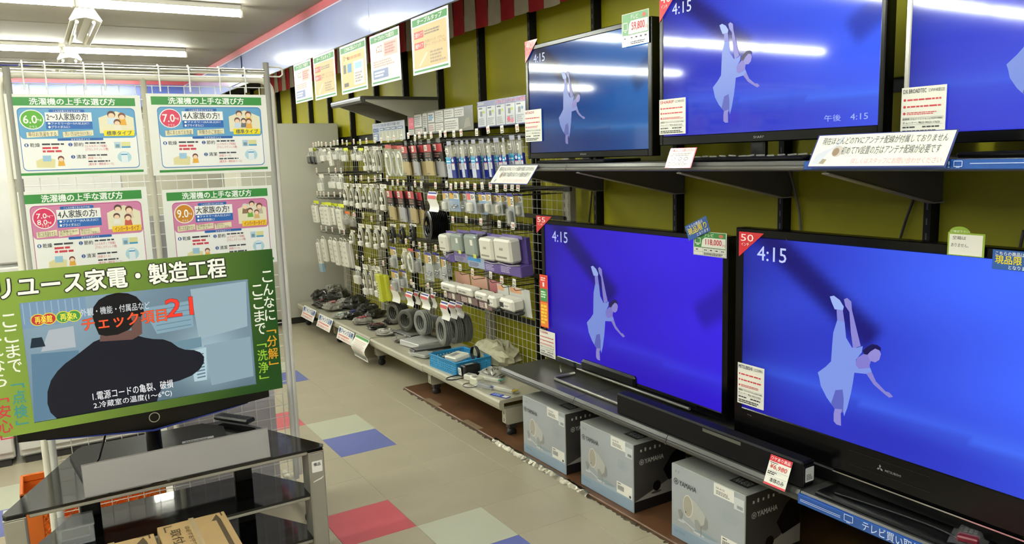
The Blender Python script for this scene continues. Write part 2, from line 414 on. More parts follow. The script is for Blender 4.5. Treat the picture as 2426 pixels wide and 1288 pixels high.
# gondola: base shelves, legs on castors, posts, mesh back
GX = 2.455; BT = .215; BF = 1.99
gon = thing('display_gondola', (2.2, 5.0, 0), 'white accessory gondola with mesh back and low base shelf on castors', 'shelving')
shelf_m = mat('shelf_beige', 'a9a592', .38, vary=.05, scale=3)
ys = [3.44, 4.395, 5.29, 6.19, 7.1]
for i in range(4):
    y0, y1 = ys[i], ys[i+1]; dz = -.006 if i % 2 else 0
    fr = Fr((BF, y1-.002, BT+dz), (1, 0, 0), (0, 0, 1))         # shelf profile swept along the wall
    MB().prism(fr, [(0, -.012), (.006, -.002), (.012, 0), (GX-BF, 0), (GX-BF, -.02), (.03, -.02), (.03, -.05), (.012, -.056), (.004, -.05), (0, -.035)], 0, y1-y0-.004, shelf_m).build('base_shelf', gon)
for y in (3.455, 4.37, 5.28, 6.19, 7.05):
    fr = Fr((2.025, y+.018, .0), (1, 0, 0), (0, 0, 1))
    lg = MB().prism(fr, [(0, .165), (0, .085), (.012, .075), (.40, .075), (.41, .165)], 0, .036, shelf_m).build('base_leg', gon)
    for z in (.10, .14): MB().box(2.0245, y-.004, z-.008, 2.0252, y+.004, z+.008, C('55524a')).build('slot', lg)
    cs = MB().box(2.045, y-.02, .05, 2.095, y+.02, .075, C('2a2826', .4), .004).build('castor', gon)
    MB().lathe((2.07, y-.014, .026), (0, 1, 0), [(0, 0), (.022, 0), (.026, .004), (.026, .024), (.022, .028), (0, .028)], C('141312', .5), 18).build('wheel', cs)
for y in (3.455, 4.37, 5.28, 6.19, 7.08):
    b = MB().box(GX+.005, y-.032, .05, GX+.05, y+.032, 1.60, shelf_m, .004)
    for k in range(29):
        for s in (-.016, .016): b.box(GX+.0045, y+s-.003, .24+k*.046, GX+.0052, y+s+.003, .262+k*.046, C('5b584c'))
    b.build('post', gon)
b = MB(); z = .24
def wire(b, p, q, r=.0016): b.tube([p, q], r, grid_m, 4, cap=False)
while z < 1.62: wire(b, (GX, 3.43, z), (GX, 7.08, z)); z += .05
y = 3.43
while y < 7.08: wire(b, (GX-.003, y, .24), (GX-.003, y, 1.62)); y += .05
b.build('mesh_back', gon, 'stuff')

# empty bracket shelf high on the wall
es = thing('bracket_shelf', (2.2, 5.4, 1.9), 'empty grey bracket shelf mounted high on the lime wall', 'shelf')
MB().prism(Fr((1.945, 5.68, 1.92), (1, 0, 0), (0, 0, 1)), [(0, -.012), (.008, 0), (.63, 0), (.63, -.02), (.03, -.02), (.03, -.042), (.01, -.045), (0, -.03)], 0, .6, dark_metal).build('shelf_board', es)
MB().box(1.944, 5.08, 1.905, 1.946, 5.68, 1.913, C('d8d8d0', .2, metal=.8)).build('edge_rail', es)
for y in (5.10, 5.66):
    MB().prism(Fr((1.985, y, 1.90), (1, 0, 0), (0, 0, 1)), [(0, -.012), (0, 0), (.59, 0), (.59, -.16), (.40, -.14)], -.008, .008, mat('bracket_grey', '9a988a', .45)).build('bracket', es)
MB().box(2.05, 5.13, 1.80, 2.54, 5.64, 1.897, mat('under_panel', '6d6a5d', .5)).build('under_panel', es) if False else None

# lower TV shelf in three grey sections, then a darker one and a blue-railed one
tvs = thing('low_shelf', (2.3, 2.3, .4), 'long low grey metal shelf carrying the two large televisions', 'shelf')
grey_s = mat('shelf_grey', '4b4b49', .30, metal=.3, vary=.05, scale=2)
def shelf_sec(par, X, y0, y1, zt, depth, m, lip=.034, nm='shelf_section'):
    fr = Fr((X, y1-.0015, zt), (1, 0, 0), (0, 0, 1))
    return MB().prism(fr, [(0, -.006-lip*.2), (.008, 0), (depth, 0), (depth, -.02), (.03, -.02), (.028, -lip), (.012, -lip-.004), (.0, -lip), (-.003, -lip*.8), (-.003, -lip*.6), (.002, -lip*.5)], 0, y1-y0-.003, m).build(nm, par)
Yj = [3.40, 2.762, 2.158, 1.545, .94, .33]
for i in range(3): shelf_sec(tvs, 1.985, Yj[i+1], Yj[i], .408, .57, grey_s)
tvb = thing('low_shelf', (2.3, .9, .4), 'low dark shelf with a bright blue front rail under the fifty inch television', 'shelf')
for i in range(3, 5):
    s_ = shelf_sec(tvb, 1.985, Yj[i+1], Yj[i], .408, .57, grey_s)
    MB().box(1.972, Yj[i+1]+.004, .372, 1.985, Yj[i]-.004, .405, mat('blue_rail', '1d4fa0', .15, coat=.6), .002).build('price_rail', s_)
b = MB(); fr = frX(1.971, 1.47, .375)
wh = mat('rail_print', 'cfe0ff', .4)
def tvicon(b, fr, u, v, h, m, d):
    for a in (((u, v), (u+h*1.5, v)), ((u+h*1.5, v), (u+h*1.5, v+h)), ((u+h*1.5, v+h), (u, v+h)), ((u, v+h), (u, v))): b.line(fr, a[0], a[1], h*.1, m, d)
    b.line(fr, (u+h*.4, v-h*.18), (u+h*1.1, v-h*.18), h*.1, m, d)
tvicon(b, fr, .098, .009, .019, wh, .001); b.build('rail_icon', tvb); b = MB(); b.text(fr, 'テレビ買い取ります!!', .158, .003, .40, .030, wh, .001, .004); b.build('rail_lettering', tvb); b = MB()
for v in (.0105, .0155): b.line(fr, (-.06, v), (.085, v), .0015, wh, .001)
b.build('rail_lines', tvb)
for y in (2.75, 2.17, 3.30, 1.50, .95):
    MB().prism(Fr((2.1, y, .388), (1, 0, 0), (0, 0, 1)), [(0, -.03), (0, 0), (.45, 0), (.45, -.13)], -.004, .004, C('3a3935', .4)).build('bracket', tvs if y > 1.545 else tvb)

# upper TV shelf
ups = thing('high_shelf', (2.2, 2.3, 1.42), 'high grey metal shelf on brackets carrying two forty inch televisions', 'shelf')
Yu = [3.28, 2.706, 1.511]
for i in range(2): shelf_sec(ups, 1.93, Yu[i+1], Yu[i], 1.449, .63, mat('shelf_grey_light', '6b6b67', .28, metal=.35, vary=.04, scale=2), .026)
upb = thing('high_shelf', (2.2, .9, 1.42), 'high shelf with a blue front rail under the rightmost television', 'shelf')
s_ = shelf_sec(upb, 1.93, .31, 1.511, 1.449, .63, MATS['shelf_grey_light'], .026)
MB().box(1.917, .315, 1.424, 1.93, 1.505, 1.448, MATS['blue_rail'], .002).build('price_rail', s_)
b = MB(); fr = frX(1.916, 1.10, 1.4255)
b.text(fr, '!!', .008, .003, .022, .019, wh, .001); tvicon(b, fr, .032, .006, .013, wh, .001); b.line(fr, (.07, .013), (.5, .015), .0015, wh, .001); b.build('rail_lettering', upb)
brk = mat('bracket_dark', '55524a', .45)
for y in (3.262, 2.664, 2.063, 1.463, .863):
    p = ups if y > 1.5 else upb
    k_ = MB().prism(Fr((1.96, y, 1.426), (1, 0, 0), (0, 0, 1)), [(0, -.012), (0, 0), (.60, 0), (.60, -.128), (.54, -.128)], -.004, .004, brk).build('bracket', p)
    MB().prism(Fr((1.96, y, 1.426), (1, 0, 0), (0, 0, 1)), [(0, -.016), (0, -.012), (.54, -.128), (.60, -.128), (.60, -.132), (.54, -.132)], -.012, .012, mat('bracket_flange', 'a09a86', .45)).build('flange', k_)
# loose cables hanging on the wall below the high shelf
def cable(name, pts, r, m, label):
    P = []
    pts = [Vector(p) for p in pts]
    for i in range(len(pts)-1):
        p0 = pts[max(i-1, 0)]; p1 = pts[i]; p2 = pts[i+1]; p3 = pts[min(i+2, len(pts)-1)]
        for k in range(6):
            t_ = k/6; P.append(.5*((2*p1)+(p2-p0)*t_+(2*p0-5*p1+4*p2-p3)*t_*t_+(3*p1-p0-3*p2+p3)*t_**3))
    P.append(pts[-1])
    return tag(MB().tube(P, r, m, 6).build(name), label, 'cable')
cabm = C('3a3026', .5)
cable('antenna_cable', [onx(1403, 440, 2.565), onx(1400, 480, 2.562), onx(1396, 520, 2.565), onx(1392, 560, 2.565)], .005, cabm, 'brown cable hanging on the lime wall above the left low television')
cable('antenna_cable', [onx(1868, 400, 2.50), onx(1880, 440, 2.55), onx(1893, 500, 2.562), onx(1898, 570, 2.565)], .005, C('6a6758', .5), 'pale cable hanging beside the black upright above the right low television')
cable('antenna_cable', [onx(2168, 463, 2.565), onx(2150, 510, 2.562), onx(2137, 550, 2.562), onx(2126, 590, 2.565)], .005, cabm, 'brown cable slanting down the lime wall left of the green-edged notice')
cable('antenna_cable', [onx(2426, 545, 2.565), onx(2418, 580, 2.562), onx(2410, 620, 2.565)], .005, cabm, 'brown cable on the lime wall at the far right edge')

# ================================================================ televisions on the right
T50 = (2.1, 1.889, .573, 1.107, .615)
def uv50(x, y):                                   # traced from a 2.862x crop at (1700, 700) of the big picture
    p = onx(1700+x/2.862, 700+y/2.862, T50[0]); return ((T50[1]-p.y)/T50[3], (p.z-T50[2])/T50[4])
DANCE = [('7f97e6', [(812, 165), (862, 180), (872, 285), (912, 352), (950, 352), (985, 342), (978, 385), (940, 430), (938, 470), (960, 495), (1035, 488), (1046, 515), (1005, 530), (928, 522), (918, 590), (905, 660), (880, 760), (858, 818), (848, 760), (790, 760), (740, 690), (700, 610), (690, 555), (680, 520), (735, 480), (770, 445), (778, 330), (785, 250)]),
 ('5c64c0', [(800, 640), (848, 636), (856, 700), (852, 790), (838, 792), (792, 764), (770, 730)]),
 ('8f8ad2', [(795, 766), (846, 770), (836, 800), (838, 882), (806, 872), (788, 850), (788, 800)]),
 ('9db4f4', [(762, 5), (790, 0), (830, 30), (857, 75), (850, 102), (815, 94), (795, 92), (775, 45)]),
 ('8688d8', [(808, 92), (850, 98), (862, 180), (812, 164)]),
 ('8a86d4', [(858, 25), (880, 15), (908, 40), (912, 95), (935, 190), (972, 342), (920, 356), (905, 250), (895, 110), (868, 70)]),
 ('827bd0', [(945, 422), (1020, 378), (1046, 430), (1032, 470), (1035, 489), (960, 496), (938, 470)]),
 ('8781cf', [(1010, 529), (1046, 515), (1075, 580), (1140, 648), (1165, 655), (1192, 685), (1165, 691), (1140, 672), (1060, 602)]),
 ('938ad6', [(1020, 375), (1050, 355), (1095, 362), (1110, 395), (1098, 435), (1070, 452), (1035, 440), (1022, 410)]),
 ('140a52', [(985, 372), (1015, 346), (1050, 328), (1085, 334), (1108, 352), (1110, 375), (1070, 358), (1038, 378), (1018, 400), (995, 396)])]
def mixc(a, b, t): t = max(0, min(1, t)); return tuple(a[i]*(1-t)+b[i]*t for i in range(3))
def field(c0, c1, c2, gain):
    a, b_, c = lin(c0)[:3], lin(c1)[:3], lin(c2)[:3]
    def fn(u, v):
        t = .15+.75*u+.25*(v-.5)+.10*math.sin(7*u+3*v)+.06*math.sin(13*v-5*u)
        k = mixc(a, b_, t)
        floor_y = .26-.10*u                                     # paler floor line of the stage
        k = mixc(k, c, .55*math.exp(-((v-floor_y)/.06)**2)*(.35+.65*u))
        if v < floor_y: k = mixc(k, a, .35)
        # slanting shadow from the upper left, falling behind the raised foot
        for (x0, y0, x1, y1, wd, st) in ((.10, 1.0, .47, .53, .045, .9), (1.0, .66, .88, .52, .05, .55)):
            dx, dy = x1-x0, (y1-y0)*.56; L = math.hypot(dx, dy)
            px, py = u-x0, (v-y0)*.56; s_ = (px*dx+py*dy)/L; e = abs(px*dy-py*dx)/L
            if s_ > -.3 and s_ < L: k = mixc(k, tuple(x*.35 for x in a), st*math.exp(-(e/wd)**4)*min(1, (L-s_)/.03))
        ed = 1-.45*math.exp(-u/.10)
        return tuple(x*gain*ed for x in k)
    return fn
scr_m = mat('screen_picture', '101010', .06, emit=1.0, attr='picture', spec=.5)
scr_dull = mat('screen_picture_dull', '101010', .35, emit=1.0, attr='picture', spec=.12)
bez = mat('tv_bezel', '050506', .18, spec=.3)
def tv_right(label, X, yl, z0, W, H, bl, br, bt, bb, cols, gain, zoom=None, clock=True, small=False, glossy=True, silver=False, tilt=0.0):
    t = thing('television', (X+.04, yl-W/2, z0-bb), label, 'television')
    th = .045
    rim = mat('silver_bezel', 'b8b8b4', .2, metal=.8) if silver else bez
    b = MB()
    b.fbox(frX(X, yl+bl, z0-bb), 0, 0, -th, bl, H+bt+bb, .004, rim, .003); b.fbox(frX(X, yl-W, z0-bb), 0, 0, -th, br, H+bt+bb, .004, bez, .003)
    b.fbox(frX(X, yl, z0-bb), 0, 0, -th, W, bb, .004, bez, .003); b.fbox(frX(X, yl, z0+H), 0, 0, -th, W, bt, .004, bez, .003)
    b.build('bezel', t)
    MB().fbox(frX(X+th, yl+bl*.5, z0-bb*.6), .04, .05, -.05, W, H-.05, .0, black_m, .02).build('back_cover', t)
    fr = frX(X, yl, z0); b = MB()
    b.grid(fr, W, H, 56, 32, scr_m if glossy else scr_dull, 0.0, field(*cols, gain))
    s = b.build('screen', t)
    b = MB()
    for i, (hx, P) in enumerate(DANCE):
        pts = [uv50(*q) for q in P]
        if zoom: pts = [((u-zoom[0])*zoom[2]+zoom[1], (v-zoom[3])*zoom[2]+zoom[4]) for u, v in pts]
        cl = []
        for u, v in pts: cl.append((max(0, min(1, u))*W, max(0, min(1, v))*H))
        if max(p[0] for p in cl)-min(p[0] for p in cl) < .002: continue
        b.poly(fr, cl, G(hx, gain*.9), .0004+.0001*i)
    b.build('dancer_image', s)
    if clock: MB().text(fr, '4:15', W*.055, H*.875, W*.165, H*.955, G('b9c6f2', gain), .0008, .004).build('clock_digits', s)
    if small: MB().text(fr, '午後', W*.80, H*.035, W*.865, H*.075, G('9fb2f4', gain), .0008).build('time_word', s); MB().text(fr, '4:15', W*.90, H*.037, W*.965, H*.073, G('9fb2f4', gain), .0008).build('time_digits', s)
    return t
cA = ('2a10b8', '3c34f0', '4468f4')
t55 = tv_right('fifty-five inch television with blue dance picture, left one on the low shelf', 2.218, 3.309, .470, 1.213, .672, .03, .028, .022, .030, ('2604b4', '3a22ea', '4044ee'), .76, glossy=False)
t50 = tv_right('fifty inch television with thick lower bezel, right one on the low shelf', *T50, .033, .04, .03, .10, ('1e06a0', '4066fa', '4a78fa'), .92, glossy=False)
tH = tv_right('forty inch television with dim reflecting picture, leftmost on the high shelf', 2.17, 3.345, 1.502, .886, .498, .022, .024, .022, .030, ('141c66', '2874cc', '2f86d8'), .60)
tS = tv_right('forty inch television in the middle of the high shelf, blue dance picture', 2.07, 2.262, 1.545, .886, .498, .018, .016, .018, .034, ('2418b0', '3e62fc', '467af8'), .86, small=True)
tD = tv_right('silver-edged television at the right end of the high shelf', 2.10, 1.305, 1.517, .886, .498, .016, .016, .018, .030, ('2a28c8', '4a6ef8', '4a74f4'), .86, silver=True)
# stands, trims and marks
MB().box(2.20, 2.60, .449, 2.30, 3.0, .50, black_p, .01).build('neck', t55)
fr = Fr((2.06, 3.15, .410), (1, 0, 0), (0, -1, 0)); st = mat('stand_metal', '8d8a80', .3, metal=.6)
b = MB()
b.tube([(2.20, 2.28, .418), (2.085, 2.28, .416), (2.07, 2.30, .416), (2.07, 3.03, .416), (2.085, 3.05, .416), (2.20, 3.05, .418)], .008, st, 6).build('stand_frame', t55)
MB().tube([(2.196, 3.02, .448), (2.196, 2.25, .448)], .006, st, 6).build('lower_trim', t55)
MB().tube([(2.17, 3.12, .412), (2.17, 3.13, .45)], .004, st, 6).build('stay', t55)
fr = frX(2.0955, 1.889, .473)
b = MB()
def rhombs(b, fr, cu, cv, s, m, d):
    for a in (90, 210, 330):
        a = math.radians(a); ux, uy = math.cos(a), math.sin(a); px, py = -uy*.5*s, ux*.5*s
        b.poly(fr, [(cu, cv), (cu+ux*s*.9+px, cv+uy*s*.9+py), (cu+ux*s*1.8, cv+uy*s*1.8), (cu+ux*s*.9-px, cv+uy*s*.9-py)][::-1], m, d)
sil = C('8a8a8c', .3)
rhombs(b, fr, .545, .052, .0065, sil, .0006); b.text(fr, 'MITSUBISHI', .562, .046, .612, .053, sil, .0006)
for a in range(2): b.line(fr, (.44, .032+a*.045), (.70, .032+a*.045), .0012, C('1d1d20', .3), .0006)
b.text(fr, 'REAL', .03, .078, .05, .083, C('4a4a4c'), .0006)
b.build('bezel_mark', t50)
MB().box(2.085, .42, .466, 2.096, 1.50, .470, C('c8c8ca', .12, metal=1.0)).build('bright_trim', t50)
MB().box(2.10, .95, .418, 2.22, 1.72, .47, black_p, .01).build('neck', t50)
MB().box(1.999, .42, .409, 2.20, 1.50, .421, black_p, .004).build('stand_base', t50)
for tv, X, yc, z, txt in ((tH, 2.17, 2.90, 1.472, 'HITACHI'), (tS, 2.07, 1.80, 1.511, 'SHARP')):
    fr = frX(X-.0045, yc, z); b = MB(); b.text(fr, txt, -.022, .012, .022, .020, sil, .0003); b.build('bezel_mark', tv)
for tv, X, yc, zb in ((tH, 2.17, 2.90, 1.472), (tS, 2.07, 1.82, 1.511), (tD, 2.10, .86, 1.487)):
    MB().box(X+.01, yc-.03, 1.46, X+.035, yc+.03, zb+.04, black_p, .006).build('neck', tv)
    MB().box(X-.09, yc-.26, 1.4505, X+.12, yc+.26, 1.464, black_p, .006).build('stand_base', tv)
b = MB()
for i in range(14): b.tube([(1.985+rnd.uniform(0, .01), 2.02-i*.04, 1.4655+rnd.uniform(0, .004)), (1.985+rnd.uniform(0, .01), 1.99-i*.04, 1.466+rnd.uniform(0, .004))], .0025, film, 4)
b.build('stand_film', tS)

# sound bar and disc player on the low shelf
t = thing('soundbar', (2.05, 2.0, .409), 'long black soundbar lying in front of the low televisions', 'soundbar')
MB().box(1.999, 1.545, .409, 2.058, 2.475, .498, mat('soundbar_black', '08080b', .5, spec=.2, vary=.1, scale=30), .006).build('body', t)
MB().box(1.9975, 1.80, .476, 2.0, 1.98, .488, C('55564f', .3)).build('display_strip', t)
MB().box(2.004, 1.5425, .424, 2.054, 1.5455, .484, C('17171a', .3)).build('end_plate', t)
b = MB(); fr = Fr((2.008, 1.542, .43), (1, 0, 0), (0, 0, 1)); b.rrect(fr, 0, 0, .042, .048, .004, paper, .0006); b.dash(fr, .006, .006, .036, .026, 4, C('777777'), .001, 2); b.build('sticker', t)
cable('coiled_cord', [(2.03, 1.45, .425), (2.05, 1.3, .425), (2.06, 1.15, .425), (2.04, 1.0, .425), (2.07, .9, .425)], .003, C('1c1c1e', .4), 'thin black cord lying on the glossy stand of the fifty inch television')

# bagged remote control lying on the blue-railed shelf
p0 = onz(2262, 1262, .43); p1 = onz(2330, 1215, .43)
t = thing('bagged_remote', (p0.x, p0.y, .422), 'black remote control with a dark red end sealed in clear film on the low shelf', 'remote')
fr = Fr((2.035, 1.075, .422), (.35, -1, 0), (1, .35, 0))
MB().fbox(fr, 0, 0, 0, .05, .13, .018, C('131417', .35), .005).build('body', t)
MB().fbox(fr, -.001, -.002, .001, .051, .03, .0185, C('6e1c2e', .3), .004).build('red_end', t)
b = MB()
for i in range(3):
    for j in range(6): b.fbox(fr, .010+.012*i, .035+.014*j, .018, .018+.012*i, .043+.014*j, .0195, C('4a4c52', .4))
b.build('button', t)
b = MB(); n = 9; vs_ = [fr.p(-.02+.09*i/n, -.02+.18*j/n, (.021 if 1 < i < 8 and 1 < j < 8 else .002)+rnd.uniform(-.001, .002)) for j in range(n+1) for i in range(n+1)]
b.add(vs_, [(j*(n+1)+i, j*(n+1)+i+1, (j+1)*(n+1)+i+1, (j+1)*(n+1)+i) for j in range(n) for i in range(n)], mat('remote_film', 'd8d8d8', .1, alpha=.10), True).build('film_bag', t)
b = MB(); fr2 = Fr((2.09, .955, .4225), (.5, -1, 0), (1, .5, 0)); b.fbox(fr2, 0, 0, 0, .045, .03, .0006, paper); b.dash(fr2, .006, .006, .03, .024, 4, C('555555'), .001, 4)
tag(b.build('price_sticker'), 'loose white barcode sticker lying beside the bagged remote', 'sticker')

# ================================================================ cards, price tags and notices
def shX(X, x0, y0, x1, y1):
    a = onx(x0, y0, X); c = onx(x1, y1, X)
    return frX(X, a.y, c.z), a.y-c.y, a.z-c.z
def lean(X0, BL, BR, TL):
    o = onx(*BL, X0); r = onx(*BR, X0); tl = ony(*TL, o.y)
    return Fr(o, (0, -1, 0), tl-o), o.y-r.y, (tl-o).length
REDT, DK = C('c8323c'), C('3a3a3c')
def spec_card(X, px, brand, bc, model, label, rows=True):
    fr, W, H = shX(X, *px); b = MB(); b.fbox(fr, 0, 0, -.0012, W, H, 0, lami)
    b.text(fr, brand, W*.04, H*.875, W*.56, H*.96, C(bc), .0006, .012)
    if model: b.text(fr, model, W*.62, H*.88, W*.95, H*.945, DK, .0006)
    for i, v in enumerate((.74, .60, .46)):
        b.ell(fr, W*.08, H*v, W*.03, W*.03, REDT, .0006, 10); b.dash(fr, W*.14, H*(v-.035), W*.95, H*(v+.03), 2 if i == 2 else 1, REDT, .0006, i+3, .5)
    b.text(fr, '画素数:フルハイビジョン(1920×1080)', W*.05, H*.315, W*.93, H*.365, DK, .0006, .006)
    b.text(fr, 'チューナー: 地(2) BS(2) CS(2)', W*.05, H*.235, W*.88, H*.29, DK, .0006, .006)
    b.dash(fr, W*.05, H*.15, W*.40, H*.20, 1, DK, .0006, 9); b.dash(fr, W*.5, H*.15, W*.95, H*.20, 1, DK, .0006, 10)
    b.dash(fr, W*.05, H*.03, W*.92, H*.12, 2, DK, .0006, 11)
    for v in (.225, .375): b.line(fr, (W*.04, H*v), (W*.95, H*v), .0006, C('8a8a88'), .0007)
    return tag(b.build('spec_card'), label, 'card')
spec_card(2.163, (1243, 262, 1284, 334), 'HITACHI', 'b8323c', '', 'white specification card with red heading on the left high television')
spec_card(2.063, (1562, 237, 1624, 316), 'SHARP', 'c81e2c', 'LC40H30', 'white specification card with red heading on the middle high television')
spec_card(2.094, (2137, 209, 2238, 318), 'DX BROADTEC', '2a2a2c', 'LVW40EU3', 'white specification card with black heading on the silver-edged high television')
spec_card(2.211, (1278, 778, 1316, 851), 'TOSHIBA', 'b8323c', '', 'white specification card at the lower left of the fifty-five inch television')
spec_card(2.094, (1748, 857, 1809, 972), 'MITSUBISHI', '222244', 'LCD50MR5', 'white specification card at the lower left of the fifty inch television')
def corner(X, A, B, Cc, txt, label):
    a = onx(*A, X); fr = frX(X, a.y, a.z); f = lambda q: ((a.y-onx(*q, X).y), onx(*q, X).z-a.z)
    P = [(0, 0), f(Cc), f(B)]; W = P[2][0]; H = -P[1][1]; P = [(0, 0), (0, -H), (W*.98, -H*.04), (W, 0)]
    b = MB().prism(fr, P, -.0015, 0, mat('red_corner', 'd0303a', .15, coat=.6))
    b.text(fr, txt, W*.08, -H*.36, W*.60, -H*.08, C('fbe6e6'), .0006); b.text(fr, 'インチ', W*.10, -H*.55, W*.42, -H*.42, C('fbe6e6'), .0006)
    return tag(b.build('corner_label'), label, 'label')
corner(2.211, (1270, 510), (1306, 512), (1268, 551), '55', 'red triangular corner label reading 55 on the left low television')
corner(2.094, (1751, 548), (1809, 553), (1750, 607), '50', 'red triangular corner label reading 50 on the right low television')
corner(2.163, (1243, 99), (1273, 95), (1243, 150), '40', 'red triangular corner label on the left high television')
corner(2.063, (1562, -14), (1608, -22), (1563, 53), '40', 'red triangular corner label on the middle high television')
def price(X, px, num, label, seed):
    fr, W, H = shX(X, *px); b = MB(); b.fbox(fr, 0, 0, -.0015, W, H, 0, lami); gr = C('3f8a44', .3)
    b.rect(fr, W*.02, H*.34, W*.98, H*.98, gr, .0005); b.text(fr, 'テレビ', W*.34, H*.80, W*.62, H*.94, C('eaf4e4'), .0009, .01)
    b.ell(fr, W*.84, H*.86, W*.07, H*.07, C('c86a5a'), .0009, 10)
    b.poly(fr, [(W*.25, H*.36), (W*.97, H*.36), (W*.97, H*.76), (W*.36, H*.76), (W*.28, H*.66)], paper, .0008)
    for a in (((.06, .5), (.22, .5)), ((.22, .5), (.22, .72)), ((.22, .72), (.06, .72)), ((.06, .72), (.06, .5)), ((.10, .45), (.18, .45))): b.line(fr, (W*a[0][0], H*a[0][1]), (W*a[1][0], H*a[1][1]), W*.02, C('dfeadb'), .0009)
    b.text(fr, num, W*.38, H*.44, W*.86, H*.70, C('c41f3a'), .0011, .025); b.text(fr, '円', W*.88, H*.43, W*.96, H*.53, C('c41f3a'), .0011)
    for v in (.02, .16, .33): b.line(fr, (W*.02, H*v), (W*.98, H*v), .0008, DK, .0009)
    for u in (.02, .30, .47, .64, .81, .98): b.line(fr, (W*u, H*(.02 if u in (.02, .30, .98) else .16)), (W*u, H*.33), .0008, DK, .0009)
    for i, u in enumerate((.08, .34, .51, .68, .85)): b.dash(fr, W*u, H*.21, W*(u+.09), H*.28, 1, DK, .0009, seed+i)
    b.dash(fr, W*.33, H*.04, W*.95, H*.14, 2, DK, .0009, seed)
    return tag(b.build('price_card'), label, 'price card')
price(2.207, (1643, 546, 1721, 612), '118,000', 'green and white price card reading 118,000 on the left low television', 3)
price(2.158, (1473, 36, 1537, 100), '59,800', 'shiny green and white price card reading 59,800 on the left high television', 9)
def badge(fr, W, H, label, cut=1.0):
    b = MB(); b.fbox(fr, 0, 0, -.001, W, H, 0, mat('badge_blue', '2a5aa8', .12, coat=.6), .0005)
    y_ = C('f0dc28', .3); wt = C('eef2fa', .3)
    b.text(fr, 'こちらの商品は', W*.08, H*.72, W*.80, H*.93, wt, .0006, .01)
    b.text(fr, '現品限り', W*.08, H*.30, W*.92, H*.70, y_, .0006, .02); b.text(fr, 'となります', W*.42, H*.06, W*.95, H*.25, wt, .0006, .01)
    return tag(b.build('stock_badge'), label, 'badge')
a = onx(1632, 571, 2.200); fr = Fr(a, (0, -1, .42), (0, .42, 1)); badge(fr, .125, .062, 'tilted blue and yellow badge stuck beside the 118,000 price card')
fr, W, H = shX(2.092, 2352, 590, 2446, 646); badge(fr, W, H, 'blue and yellow badge on top of the right low television')
# orange and green strip on the left low television
fr, W, H = shX(2.208, 1278, 649, 1300, 778); b = MB(); b.fbox(fr, 0, 0, -.001, W, H, 0, C('e0562c', .2))
b.rect(fr, W*.06, H*.76, W*.94, H*.98, C('d8342e'), .0005); b.rect(fr, W*.06, H*.50, W*.94, H*.74, C('3c8a4a'), .0005); b.rect(fr, W*.06, H*.02, W*.94, H*.48, C('e8862a'), .0005)
b.text(fr, '1', W*.38, H*.78, W*.58, H*.86, paper, .0008, .02); b.dash(fr, W*.15, H*.88, W*.85, H*.96, 2, C('f4d8c8'), .0008, 5); b.dash(fr, W*.15, H*.56, W*.85, H*.70, 3, C('cfe8cf'), .0008, 6); b.dash(fr, W*.12, H*.06, W*.88, H*.44, 6, C('f0d23c'), .0008, 7)
tag(b.build('promo_strip'), 'narrow orange and green promotional strip on the left low television', 'strip')
# green-edged notice
fr, W, H = shX(2.088, 2246, 549, 2331, 611); b = MB(); gn = C('8fae3c', .3)
b.fbox(fr, 0, 0, -.0012, W, H, 0, gn, .0004); b.prism(fr, [(W*.04, H)]+[(W*(.32-.28*math.cos(math.pi*i/12)), H+H*.26*math.sin(math.pi*i/12)) for i in range(1, 12)]+[(W*.60, H)], -.0012, 0, gn)
b.rect(fr, W*.05, H*.04, W*.95, H*.93, paper, .0005); b.text(fr, 'ご確認下さい!', W*.08, H*1.0, W*.60, H*1.10, C('f0f4e0'), .0006)
b.text(fr, '空箱は', W*.14, H*.70, W*.50, H*.86, DK, .0008, 0, .1); b.text(fr, 'ありません。', W*.10, H*.38, W*.58, H*.54, DK, .0008, 0, .1)
tag(b.build('notice_card'), 'white handwritten notice with a green arched border on the right low television', 'notice')
# red flawed-goods price card on the soundbar
fr, W, H = lean(1.955, (1808, 1143), (1859, 1163), (1827, 1075)); b = MB(); b.fbox(fr, 0, 0, -.0006, W, H, 0, paper)
rd = C('c81e30'); b.rect(fr, 0, H*.80, W, H, rd, .0004); b.rect(fr, 0, 0, W, H*.07, C('d84a58'), .0004)
b.text(fr, 'ワケあり商品', W*.06, H*.84, W*.94, H*.96, C('fff0f0'), .0007, .01); b.text(fr, '¥6,980', W*.08, H*.54, W*.86, H*.72, C('c8262e'), .0007, .01, .12)
b.dash(fr, W*.06, H*.74, W*.45, H*.78, 1, DK, .0007, 3); b.dash(fr, W*.06, H*.36, W*.5, H*.48, 2, DK, .0007, 4); b.text(fr, '本体のみ', W*.24, H*.12, W*.88, H*.28, C('1c1c1c'), .0007, .01)
for v in (.32, .50): b.line(fr, (W*.04, H*v), (W*.96, H*v), .0007, C('888888'), .0006)
tag(b.build('price_card'), 'red and white price card reading 6,980 hung on the soundbar', 'price card')
